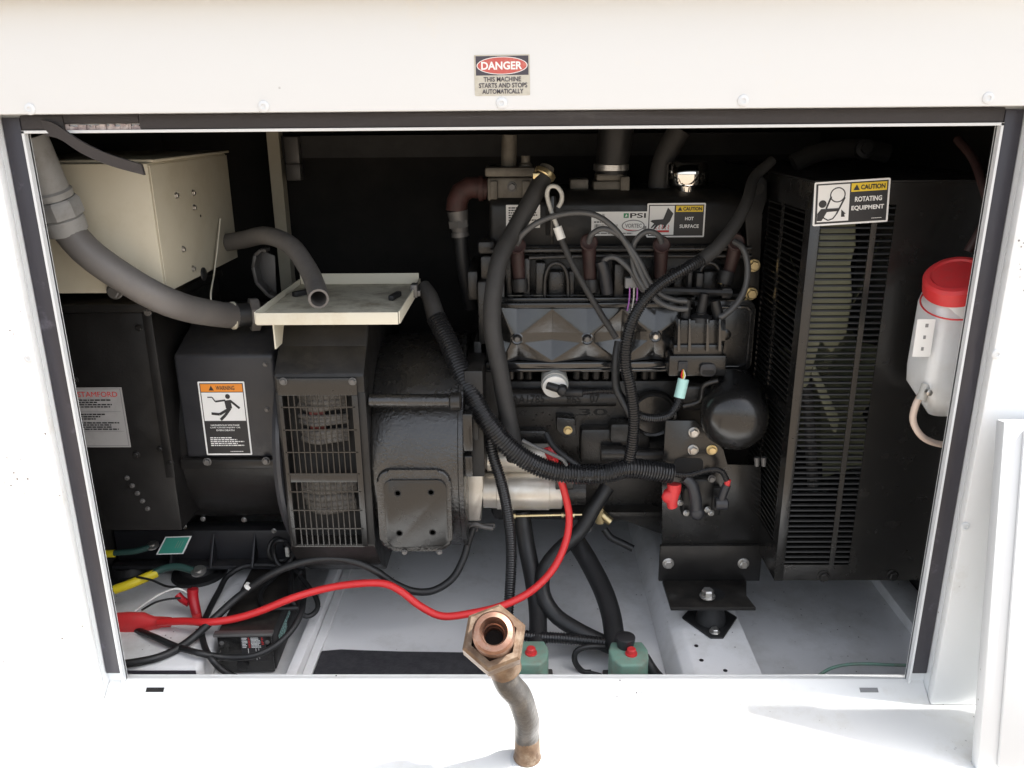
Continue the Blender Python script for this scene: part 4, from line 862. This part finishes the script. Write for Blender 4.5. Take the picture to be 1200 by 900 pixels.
# starter relay cluster on the bracket plate
SR = T('starter_relay', 'small starter relay with black boots and a bright red terminal cap on the engine bracket', 'relay', P(820, 585, .3))
def rp(name, f, m):
    bm = NB(); f(bm); return O(name, bm, m, SR, smooth=50)
yr = .305
rp('relay_body', lambda b: (fbox(b, 812, 562, 836, 602, yr+.004, .02, .004), fbox(b, 800, 572, 845, 605, yr+.008, .016, .004)), 'sheet')
rp('relay_boot', lambda b: (tube(b, [P(803, 560, .285), P(811, 568, .28), P(815, 584, .275), P(816, 596, .275)], .012, 12, r_end=.0135), lathe(b, P(816, 599, .285), FRONT, [(0, .015), (.014, .015), (.019, .009)], 18)), 'slate')
rp('relay_boot', lambda b: (tube(b, [P(852, 568, .28), P(848, 577, .28), P(845, 588, .28)], .009, 12), lathe(b, P(838, 590, .28), UX, [(0, .014), (.024, .014), (.028, .008)], 18)), 'slate')
rp('red_tip', lambda b: cyl(b, P(851, 571, .279), P(853.5, 562, .279), .0068, .006, 12), 'red_cap')
rp('terminal_cap', lambda b: (tube(b, [P(790, 567, .285), P(790, 575, .283), P(787, 585, .28), P(788, 594, .28)], .0155, 12, r_end=.011), lathe(b, P(784, 581, .283), V((-.3, -1, -.1)), [(-.01, .014), (.008, .015), (.013, .010)], 12)), 'red_cap')
for a in ((797, 589), (829, 597), (804, 601), (833, 601)): bolt(SR, P(a[0], a[1], yr-.002), V((.3, -1, 0)), .006, 'zinc', 'nut')
bolt(SR, P(834, 561, yr), FRONT, .007, 'steel')

# ================================================================== HOSES AND LOOMS
def H(name, pts, r, m, label, cat='hose', group=None, **k): return wire(name, pts, r, m, label, cat, group, **k)
ML = T('wiring_loom', 'thick black corrugated wiring loom sweeping across the front of the engine', 'wiring loom', P(640, 550, .28))
bm = NB(); tube(bm, [P(511, 372, .40), P(524, 398, .37), P(546, 448, .32), P(570, 492, .29), P(600, 527, .275), P(635, 548, .27), P(670, 555, .27), P(708, 555, .27), P(735, 549, .27), P(760, 551, .275), P(788, 555, .28)], .0218, 18, corr=(.0062, .0032)); O('loom_sleeve', bm, 'loom', ML, smooth=20)
bm = NB(); tube(bm, [P(496, 336, .45), P(503, 346, .43), P(507, 358, .415), P(512, 375, .40)], .0165, 16, r_end=.0205); O('loom_boot', bm, 'hose_grey', ML, smooth=60)
bm = NB(); tube(bm, [P(736, 545, .272), P(741, 520, .272), P(743, 488, .275), P(739, 455, .28), P(733, 425, .285), P(736, 392, .29), P(748, 362, .295), P(770, 336, .30), P(803, 315, .31), P(826, 302, .33)], .0125, 14, corr=(.0052, .0024)); O('loom_branch', bm, 'loom', ML, smooth=20)
bm = NB(); tube(bm, [P(822, 305, .328), P(842, 288, .345), P(862, 262, .37), P(876, 235, .40), P(884, 208, .45), P(905, 188, .48)], .0145, 14, r_end=.011); O('loom_tape', bm, 'hose_grey', ML, smooth=60)
bm = NB(); tube(bm, [P(784, 555, .28), P(805, 557, .279), P(830, 551, .279), P(845, 552, .279), P(852, 563, .279)], .0065, 10, corr=(.004, .0014)); O('loom_branch', bm, 'loom', ML, smooth=20)
bm = NB(); tube(bm, [P(640, 508, .33), P(648, 522, .31), P(662, 535, .29), P(680, 548, .275)], .007, 10); O('loom_branch', bm, 'rubber', ML, smooth=60)
bm = NB(); tube(bm, [P(612, 516, .262), P(628, 524, .258), P(657, 537, .257), P(664, 545, .26)], .0042, 8); O('loom_wire', bm, 'wire_grey', ML, smooth=60)
bm = NB(); tube(bm, [P(725, 400, .33), P(722, 420, .32), P(722, 452, .31), P(730, 470, .30), P(741, 490, .285)], .009, 10); O('loom_branch', bm, 'rubber', ML, smooth=60)
SW = T('sender_lead', 'thin corrugated lead running from the white faced sender to the upright loom', 'wiring lead', P(710, 460, .36))
bm = NB(); tube(bm, [P(664, 460, .380), P(672, 460, .37), P(683, 460, .365)], .0095, 12); O('plug_sleeve', bm, 'rubber', SW, smooth=60)
bm = NB(); tube(bm, [P(680, 460, .365), P(705, 458, .35), P(724, 460, .33), P(735, 472, .30)], .0062, 10, corr=(.004, .0014)); O('lead', bm, 'loom', SW, smooth=20)
CL = T('coil_lead', 'looped black lead with a pale cyan tag plugged in under the coil', 'wiring lead', P(790, 470, .34))
bm = NB(); tube(bm, [P(743, 482, .30), P(752, 488, .305), P(768, 490, .31), P(784, 486, .315), P(793, 475, .32), P(797, 464, .325)], .0095, 12, corr=(.0048, .0016)); O('lead', bm, 'loom', CL, smooth=20)
bm = NB(); tube(bm, [P(796, 466, .325), P(799, 453, .33), P(801, 444, .333)], .0118, 14); TG = O('tag', bm, 'pale_cyan', CL, smooth=60)
for dx, m in ((798.5, 'red'), (801, 'yellow'), (803, 'white_plastic')):
    bm = NB(); tube(bm, [P(800, 446, .328), P(dx, 440, .33), P(800.5, 433, .336)], .0018, 6); O('lead_wire', bm, m, CL, smooth=60)
GH = T('coolant_hose', 'long dusty grey rubber hose dropping from a clamp beside the valve cover', 'hose', P(590, 380, .36))
bm = NB(); tube(bm, [P(637, 207, .46), P(622, 236, .44), P(604, 268, .42), P(587, 300, .385), P(578, 345, .36), P(577, 385, .35), P(584, 425, .345), P(592, 470, .345), P(600, 512, .345), P(604, 540, .35)], .0190, 18); O('hose_body', bm, 'hose_grey', GH, smooth=60)
bm = NB(); d = P(641, 200, .465)-P(637, 207, .46); lathe(bm, P(638.5, 204, .462), d, [(-.006, .0215), (-.004, .0235), (.004, .0235), (.006, .0215)], 22); c = P(632, 208, .445); obox(bm, P(629, 206, .45), UX*.008, V((0, .006, 0)), UZ*.006, .001); O('hose_clamp', bm, 'brass', GH)
bm = NB(); cyl(bm, P(638, 205, .462), P(641, 196, .47), .017, .016, 16); O('hose_barb', bm, 'alu', GH)
# dipstick
DS = T('dipstick', 'engine dipstick with a hooked white plastic handle standing in front of the valve cover', 'dipstick', P(655, 270, .42))
bm = NB(); tube(bm, [P(654, 243, .415), P(658, 236, .415), P(658, 226, .416), P(652, 218.5, .418), P(644, 219, .42), P(641, 227, .42), P(643, 238, .419), P(648, 253, .417), P(654, 268, .415)], .0046, 10); O('handle', bm, 'off_white', DS, smooth=60)
bm = NB(); cyl(bm, P(653, 266, .415), P(658, 280, .413), .0095, .0095, 14); O('handle_collar', bm, 'white_plastic', DS)
bm = NB(); tube(bm, [P(657, 279, .413), P(672, 312, .405), P(697, 356, .395), P(722, 396, .385)], .0068, 10); O('dipstick_tube', bm, 'hose_grey', DS, smooth=60)
# ignition leads
gi = 'grey spark plug leads over the cylinder head'
H('ignition_lead', [(606, 286, .42), (612, 275, .405), (628, 262, .40), (650, 253, .40), (678, 249, .40), (702, 254, .40), (724, 272, .395), (742, 300, .39), (756, 330, .385), (770, 352, .37), (790, 361, .36), (806, 362, .36)], .0062, 'wire_grey', 'grey ignition lead arching from the leftmost boot over the label to the coil', 'ignition lead', gi)
H('ignition_lead', [(690, 284, .42), (694, 274, .405), (708, 268, .40), (728, 278, .395), (748, 304, .39), (760, 328, .388), (774, 345, .38), (792, 352, .372), (805, 353, .37)], .0060, 'wire_grey', 'grey ignition lead from the second boot curving down in front of the head', 'ignition lead', gi)
H('ignition_lead', [(775, 284, .42), (772, 276, .408), (760, 271, .402), (748, 278, .40), (741, 293, .40), (744, 318, .395), (756, 340, .385)], .0060, 'wire_grey', 'grey ignition lead hooking backward out of the boot below the hot surface sticker', 'ignition lead', gi)
H('ignition_lead', [(860, 283, .42), (870, 290, .405), (876, 310, .395), (874, 335, .385), (864, 355, .375), (848, 370, .368), (842, 371, .37)], .0068, 'wire_grey', 'grey ignition lead bowing from the rightmost boot down to the coil', 'ignition lead', gi)
H('sensor_lead', [(706, 312, .43), (709, 304, .425), (722, 302, .415), (740, 318, .405), (752, 338, .398), (766, 346, .395)], .0062, 'wire_grey', 'grey lead bent over from the slate plug beside the second boot', 'wiring lead')

# hoses down to the floor valves
H('loom_tail', [(574, 515, .32), (578, 535, .31), (586, 560, .305), (593, 590, .305), (598, 625, .30), (599, 660, .285), (597, 700, .26), (594, 740, .22)], .0125, 'loom', 'narrow corrugated sleeve hanging down in front of the starter motor', 'wiring loom', corr=(.0055, .0018), n=12)
H('fuel_hose', [(611, 600, .40), (617, 640, .37), (625, 680, .32), (630, 715, .27), (630, 750, .20), (625, 765, .17)], .020, 'rubber', 'straight thick black hose dropping behind the half hidden green valve', 'hose', n=16)
H('fuel_hose', [(672, 630, .42), (688, 655, .38), (706, 690, .31), (716, 720, .25), (721, 750, .19), (728, 765, .16)], .0225, 'rubber', 'thick black hose slanting down to the green valve nearest the beam', 'hose', n=16)
H('fuel_hose', [(712, 570, .42), (696, 595, .40), (680, 622, .38), (655, 645, .35), (638, 668, .32), (636, 695, .28), (650, 720, .25), (676, 738, .22), (704, 752, .20), (734, 765, .19)], .0175, 'rubber', 'black hose bending in an S between the two thick hoses', 'hose', n=14)
H('loom_sleeve', [(598, 742, .21), (625, 746, .20), (660, 748, .195), (700, 752, .19), (732, 756, .19)], .0125, 'loom', 'horizontal corrugated sleeve lying across between the two green valves', 'wiring loom', corr=(.0058, .0018), n=12)
bm = NB(); H_ = T('hose_end', 'capped end of a black pigtail curling beside the right green valve', 'cable end', P(690, 775, .17))
tube(bm, [P(708, 758, .175), P(688, 758, .17), P(675, 764, .165), P(674, 776, .16), P(683, 787, .155), P(693, 788, .155)], .0062, 10); O('cable', bm, 'rubber', H_, smooth=60)
bm = NB(); tube(bm, [P(690, 788, .155), P(702, 791, .15), P(712, 795, .148)], .0048, 8); O('crimp_cap', bm, 'slate', H_, smooth=60)
H('drain_hose', [(708, 620, .44), (716, 630, .43), (728, 636, .42), (742, 643, .41)], .0085, 'rubber', 'stub of black drain hose under the engine block', 'hose')
bm = NB(); lathe(bm, P(684, 622, .40), V((.4, -.6, -.6)), [(-.006, .019), (.006, .019)], 20); O('hose_clip', bm, 'zinc', None, 'wire hose clip on the crossing black hoses under the block', 'clip')
# solenoid valves
def valve(px, py, label, full):
    g = G(px, py, -.03); t = T('solenoid_valve', label, 'valve', (g.x, g.y, ZF), 'pale green solenoid valves behind the sill')
    w = .041; bm = NB(); out = [(-w, .012), (-w*.92, -.018), (-w*.55, -.040), (w*.55, -.040), (w*.92, -.018), (w, .012), (w*.8, .040), (-w*.8, .040)]
    prism(bm, [V((g.x+x, g.y+y, ZF+.012)) for x, y in out], V((0, 0, -.022-ZF-.012)), .005, 3); O('valve_body', bm, 'mint', t)
    bm = NB(); box(bm, g.x-.018, g.x+.018, g.y-.052, g.y-.0405, ZF+.001, -.055, .004); O('valve_boss', bm, 'mint', t)
    bm = NB(); box(bm, g.x-.05, g.x+.05, g.y-.035, g.y+.035, ZF+.0005, ZF+.0118, .003); O('valve_base', bm, 'steel', t)
    bm = NB(); lathe(bm, V((g.x+.004, g.y-.004, -.0218)), UZ, [(0, .0125), (.003, .0125), (.0035, .0095), (.012, .0092), (.0135, .0075)], 16); O('red_button', bm, 'red_cap', t)
    return t, g
valve(620, 768, 'pale green solenoid valve with red button, half hidden behind the brass union nut', 0)
v2, g2 = valve(737, 769, 'pale green solenoid valve with red button, nearest the white floor beam', 1)
bm = NB(); lathe(bm, G(733, 749, -.005), UZ, [(-.02, .016), (0, .020), (.006, .020), (.008, .017)], 22); O('conduit_cap', bm, 'slate', v2)
H('valve_cable', [(755, 770, .13), (768, 790, .10), (785, 806, .06)], .012, 'rubber', 'black cable leaving the right green valve toward the sill', 'cable')

# ================================================================== FLOOR ITEMS
FM = [G(372, 797, ZF+.002), G(368, 766, ZF+.002), G(400, 764, ZF+.002), G(470, 767, ZF+.002), G(540, 768, ZF+.002), G(576, 768, ZF+.002), G(576, 797, ZF+.002)]
for p in FM: p.x = max(p.x, -.428)
FM[0].y = FM[-1].y = .03; FM[0].x = -.428; FM[1].x = -.428
bm = NB(); prism(bm, FM, V((0, 0, .008)), .002); O('foam_sheet', bm, 'mat_foam', None, 'dark foam sheet lying on the white floor behind the sill', 'foam sheet')
# battery charger
CH = T('battery_charger', 'long black battery charger box with printed labels lying beside the white shelf', 'charger', (-.41, .34, ZF))
c0, c1, c2 = G(253, 742, 0), G(318, 744, 0), G(356, 655, 0); cd = V(((c2-c1).x, (c2-c1).y, 0)); cl = cd.length; cd.normalize(); cr = V((cd.y, -cd.x, 0)); cw = (c1-c0).length
cc = c0 + cr*cw/2
bm = NB(); obox(bm, cc+cd*cl/2+V((0, 0, (ZF+.004)/2)), cr*cw/2, cd*cl/2, UZ*(-(ZF+.004)/2-.0005), .006); O('case', bm, 'sheet', CH)
bm = NB(); obox(bm, cc-cd*.003+V((0, 0, -.049)), cr*(cw/2-.003), cd*.003, UZ*.046, .002); O('end_panel', bm, 'satin', CH)
bm = NB(); obox(bm, cc-cd*.0055+V((0, 0, .0015)), cr*(cw/2+.002), cd*.008, UZ*.003, .001); O('case_lip', bm, 'steel', CH)
for s in (-1, 1):
    for zz in (-.02,): bolt(CH, cc+cr*s*(cw/2-.012)-cd*.0062+UZ*zz, -cd, .004, 'steel', 'screw')
sticker(CH, 'charger_label', cc+cr*.018-cd*.0063+UZ*-.035, cr, UZ, .052, .062, 520, 620, [('lettering', 'bars', 'vinyl', 30, 330, 150, 590, 7), ('lettering', 'bars', 'ink_red', 160, 330, 200, 590, 7), ('lettering', 'bars', 'vinyl', 220, 330, 420, 590, 8), ('lettering', 'bars', 'ink_red', 440, 400, 490, 590, 5), ('lettering', 'rect', 'vinyl', 140, 40, 152, 320), ('lettering', 'rect', 'vinyl', 300, 30, 312, 320), ('lettering', 'rect', 'vinyl', 360, 60, 372, 320)], base='ink', label='black label with red and white print')
sticker(CH, 'side_print', c1+cd*.10+cr*.0003+UZ*-.045, cd, UZ, .12, .035, 1200, 350, [('lettering', 'bars', 'pale_cyan', 40, 40, 1100, 310, 4)], base='sheet', label='blue grey print along the side')
bm = NB(); lathe(bm, cc-cr*.01-cd*.006+UZ*-.075, -cd, [(0, .012), (.006, .012), (.008, .008)], 16); O('cable_gland', bm, 'rubber', CH)

# battery cable with red boot
RC = T('battery_cable', 'bright red battery cable running from a red boot at the left jamb to the starter', 'cable', P(400, 690, .25))
rp_ = [P(186, 729, .205), P(215, 728, .195), P(245, 729, .18), P(275, 725, .185), P(305, 716, .195), P(345, 700, .21), P(385, 689, .235), P(420, 684, .235), P(450, 684, .23), P(470, 693, .22), P(492, 710, .205), P(518, 722, .195), P(550, 719, .195), P(588, 710, .20), P(622, 693, .225), P(648, 667, .26), P(663, 635, .295), P(667, 605, .315), P(661, 575, .325), P(655, 556, .33), P(649, 535, .335)]
bm = NB(); tube(bm, rp_, .0082, 14); O('cable', bm, 'red', RC, smooth=60)
bm = NB()
s_ = [(P(128, 732, .215), .027, .014), (P(150, 732, .215), .030, .017), (P(170, 731, .215), .027, .016), (P(180, 730, .215), .015, .012), (P(190, 729, .215), .0115, .0115), (P(200, 729, .215), .0105, .0105)]
pr = None
for p, rz, ry in s_:
    q = [bm.verts.new(p+V((0, ry*math.cos(2*math.pi*k/16), rz*math.copysign(abs(math.sin(2*math.pi*k/16))**.8, math.sin(2*math.pi*k/16))))) for k in range(16)]
    if pr:
        for k in range(16): bm.faces.new((pr[k], pr[(k+1) % 16], q[(k+1) % 16], q[k]))
    else: bm.faces.new(q[::-1])
    pr = q
bm.faces.new(pr); O('terminal_boot', bm, 'red_cap', RC, smooth=60)
bm = NB(); tube(bm, [P(650, 541, .338), P(645, 530, .345), P(643, 522, .35)], .013, 10); O('starter_boot', bm, 'red_dark', RC, smooth=60)
# black cables
BCb = T('earth_cable', 'thick black earth cable looping across the floor from the starter to the left jamb', 'cable', P(420, 660, .25))
bm = NB(); tube(bm, [P(555, 618, .35), P(549, 635, .34), P(543, 655, .325), P(530, 678, .30), P(508, 692, .28), P(485, 693, .27), P(462, 684, .262), P(440, 669, .258), P(415, 658, .255), P(385, 654, .255), P(350, 660, .25), P(316, 674, .245), P(280, 699, .235), G(252, 724, .012), G(228, 746, -.012), G(205, 762, -.02), G(180, 772, -.02), G(146, 778, -.02), G(120, 779, -.02)], .0085, 12); O('cable', bm, 'rubber', BCb, smooth=60)
bm = NB(); lathe(bm, P(291, 687, .2405), P(284, 695, .237)-P(296, 682, .243), [(-.004, .009), (.004, .009)], 14); O('cable_mark', bm, 'white_plastic', BCb)
bm = NB(); tube(bm, [P(548, 620, .352), P(556, 614, .352), P(566, 617, .35), P(578, 619, .35)], .006, 8); O('cable_lug', bm, 'steel', BCb, smooth=60)
H('charger_lead', [G(352, 672, .01), G(330, 664, .01), G(310, 662, .012), G(285, 664, .01), G(266, 676, .0), G(257, 692, -.01), G(246, 713, -.02), G(237, 735, -.022), G(239, 755, -.02), P(248, 772, .10), P(262, 786, .095), P(290, 800, .08)], .0066, 'rubber', 'black charger lead looping over the shelf edge and down to the sill', 'cable')
H('charger_lead', [P(160, 738, .205), G(182, 747, -.015), G(205, 757, -.02), G(232, 765, -.012), P(262, 770, .115), P(295, 769, .12), P(322, 757, .145), P(342, 738, .18), P(353, 718, .22), P(356, 700, .27)], .0068, 'rubber', 'black charger lead sagging in front of the charger end panel', 'cable')
H('charger_lead', [P(334, 640, .40), G(342, 660, .02), G(341, 685, .012), G(343, 705, .008), P(358, 722, .25), P(371, 715, .27), P(370, 700, .30), G(352, 675, .012)], .0058, 'rubber', 'black lead twisted in a knot behind the charger near the alternator', 'cable')
H('charger_lead', [G(340, 660, .012), G(322, 676, .008), G(308, 690, .008), G(305, 702, .008), G(312, 711, .008), G(330, 713, .008), G(350, 712, .008)], .0055, 'rubber', 'thin black lead making a small bend on top of the charger', 'cable')
bm = NB(); lp = T('lead_coil', 'small coil of tied black lead hanging below the alternator drum', 'cable coil', P(328, 645, .40))
for k, (rx_, rz_) in enumerate(((.026, .030), (.022, .034))):
    c = P(328+3*k, 645+2*k, .385-.008*k); bm = NB(); tube(bm, [c+V((rx_*math.cos(2*math.pi*j/14+k), -.006*math.sin(j), rz_*math.sin(2*math.pi*j/14+k))) for j in range(15)], .0052, 8); O('loop', bm, 'rubber', lp, smooth=60)
bm = NB(); obox(bm, P(337, 646, .375), UX*.004, V((0, .006, 0)), UZ*.012, .001); O('cable_tie', bm, 'off_white', lp)
# earth straps with yellow sleeves
def strap(name, label, green, yellow, r, lug):
    t = T(name, label, 'cable', P(*green[0]), 'green earth cables with yellow sleeves')
    bm = NB(); tube(bm, [P(*p) for p in green], r, 10); O('cable', bm, 'teal_wire', t, smooth=60)
    bm = NB(); tube(bm, [P(*p) for p in yellow], r*1.25, 12); O('sleeve', bm, 'yellow', t, smooth=60)
    bm = NB(); c = P(*lug); lathe(bm, c, V((0, -.3, 1)), [(0, r*2), (.004, r*2), (.006, r*1.1), (.010, r*1.1)], 16); O('lug', bm, 'zinc', t)
strap('earth_strap', 'dark green earth cable with a short yellow sleeve beside the green tag', [(112, 650, .36), (135, 648, .36), (158, 646, .365), (176, 641, .375)], [(118, 649, .36), (126, 649, .36), (135, 648.5, .36)], .0072, (179, 640, .38))
strap('earth_strap', 'dark green earth cable with a long yellow sleeve slanting down over the shelf', [(120, 694, .27), (145, 686, .29), (170, 677, .31), (190, 667, .33), (208, 664, .335), (228, 669, .33)], [(134, 691, .28), (150, 685.5, .29), (168, 678, .308), (184, 671, .325)], .0085, (233, 670, .325))
# green tag
bm = NB(); q = [P(183, 650, .36), P(215, 649, .36), P(225, 628, .375), P(194, 629, .375)]; n_ = (q[1]-q[0]).cross(q[3]-q[0]).normalized()
tg = T('earth_tag', 'small green tag with white border stuck on the dark foot rail', 'tag', q[0]); prism(bm, q, n_*.001); TGp = O('tag_plate', bm, 'vinyl', tg, smooth=0)
c_ = sum(q, V((0, 0, 0)))/4; bm = NB(); prism(bm, [c_+(p-c_)*.88+n_*.0013 for p in q], n_*.0003); O('tag_print', bm, 'teal', tg, smooth=0)
bm = NB()
for k in range(3):
    a = c_+(q[1]-q[0])*(.08+.09*k)-(q[3]-q[0])*.15+n_*.0018; prism(bm, [a, a+(q[1]-q[0])*.02, a+(q[1]-q[0])*.02+(q[3]-q[0])*.4, a+(q[3]-q[0])*.4], n_*.0002)
O('tag_lettering', bm, 'mint', tg, smooth=0)['kind'] = 'stuff'
# small red clamp with wires
RK = T('terminal_clamp', 'small dark red battery clamp lying on the white shelf', 'clamp', P(227, 715, .24))
bm = NB(); tube(bm, [P(226, 690, .265), P(226, 700, .26), P(229, 714, .25), P(232, 727, .24)], .0125, 10, r_end=.010); O('clamp_handle', bm, 'red_dark', RK, smooth=50)
bm = NB(); tube(bm, [P(208, 697, .265), P(214, 703, .26), P(221, 707, .255)], .008, 8); O('clamp_jaw', bm, 'red_dark', RK, smooth=50)
bm = NB(); obox(bm, P(231, 722, .237), UX*.008, V((0, .006, 0)), UZ*.004, .001); O('clamp_band', bm, 'red_cap', RK)
H('white_wire', [(158, 716, .235), (172, 706, .245), (188, 696, .255), (205, 690, .26), (215, 692, .262), (222, 697, .26)], .0024, 'white_plastic', 'thin white wire arching from the red boot to the small red clamp', 'wire')
H('black_wire', [(160, 676, .30), (178, 680, .29), (195, 687, .28), (212, 688, .27), (224, 688, .266)], .0026, 'rubber', 'thin black wire crossing the yellow sleeve to the red clamp', 'wire')
H('black_wire', [(166, 715, .23), (182, 706, .24), (198, 702, .25), (212, 701, .255)], .0024, 'rubber', 'thin black wire just below the arching white wire', 'wire')
H('red_wire', [(184, 744, .205), (200, 744, .205), (216, 743, .205), (232, 738, .21)], .003, 'red_dark', 'short thin red wire under the red battery cable', 'wire')
H('green_wire', [(930, 812, .045), (952, 797, .06), (972, 784, .08), (992, 779, .09), (1015, 778, .09), (1040, 779, .09), (1075, 780, .09)], .0032, 'mint', 'thin pale green wire bowing up behind the sill at the right', 'wire')

# ================================================================== FUEL HOSE WITH UNION NUT IN FRONT
FH = T('filler_hose', 'grey braided hose standing in front of the sill with a bronze union nut facing outward', 'hose', (.025, -.18, ZD))
n0 = P(579, 747, -.25); tocam = (CAM_POS-n0).normalized(); ax = (tocam + V((-.02, 0, .30))).normalized()
hb = G(618, 889, ZD)
bm = NB(); tube(bm, [n0-ax*.045, P(594, 798, -.222), P(608, 816, -.208), P(617, 842, -.19), V((hb.x-.0008, hb.y-.002, ZD+.06)), V((hb.x, hb.y, ZD+.03))], .0212, 24, step=.006); O('hose_body', bm, mat('braided_hose_cover', (.062, .058, .055), .42, var=(60, (.036, .034, .032)), bump=(140, .5, .002), rvar=.1, dirt=(25, .5, .75, (.12, .105, .088))), FH, smooth=60)
bm = NB(); lathe(bm, V((hb.x, hb.y, ZD+.0005)), UZ, [(0, .0225), (.004, .0245), (.008, .0225), (.045, .0215), (.047, .0195)], 28); O('ferrule', bm, 'bronze', FH)
bm = NB(); lathe(bm, V((hb.x, hb.y, ZD+.0003)), UZ, [(0, .030), (.0018, .030), (.002, .0255)], 28); O('deck_grommet', bm, 'white', FH)
def ringp(b, t0, t1, ro, ri, n, ph=0, ch=.003):
    lathe(b, n0, ax, [(t0, ri), (t0, ro), (t1-ch, ro), (t1, ro-ch), (t1, ri), (t0, ri)], n, ph, cap=(False, False))
bm = NB(); dcol = (P(606, 818, -.208)-(n0-ax*.040)).normalized(); lathe(bm, n0-ax*.036, dcol, [(0, .031), (.012, .033), (.03, .0315), (.044, .028), (.060, .0265), (.064, .022)], 26); O('crimp_collar', bm, 'bronze', FH)
bm = NB(); ringp(bm, -.040, .006, .0515, .037, 6, .35, .005); O('union_nut', bm, 'bronze', FH, smooth=25)
bm = NB(); lathe(bm, n0, ax, [(-.075, .022), (-.068, .031), (-.0405, .033)], 6, .1); O('hex_collar', bm, 'bronze', FH, smooth=25)
bm = NB(); lathe(bm, n0, ax, [(-.030, .034), (-.002, .0335), (.004, .030), (.010, .0325), (.034, .0325), (.040, .029), (.042, .0215), (.030, .0175), (.018, .0175), (.016, .0155), (.004, .0155), (.002, .0140), (-.012, .0135), (-.03, .0130)], 40, cap=(True, True)); O('sleeve', bm, 'copper', FH, smooth=30)
bm = NB(); lathe(bm, n0, ax, [(-.0115, .0133), (-.0105, .0133)], 24); O('bore', bm, 'dark', FH)
#@@NEXT
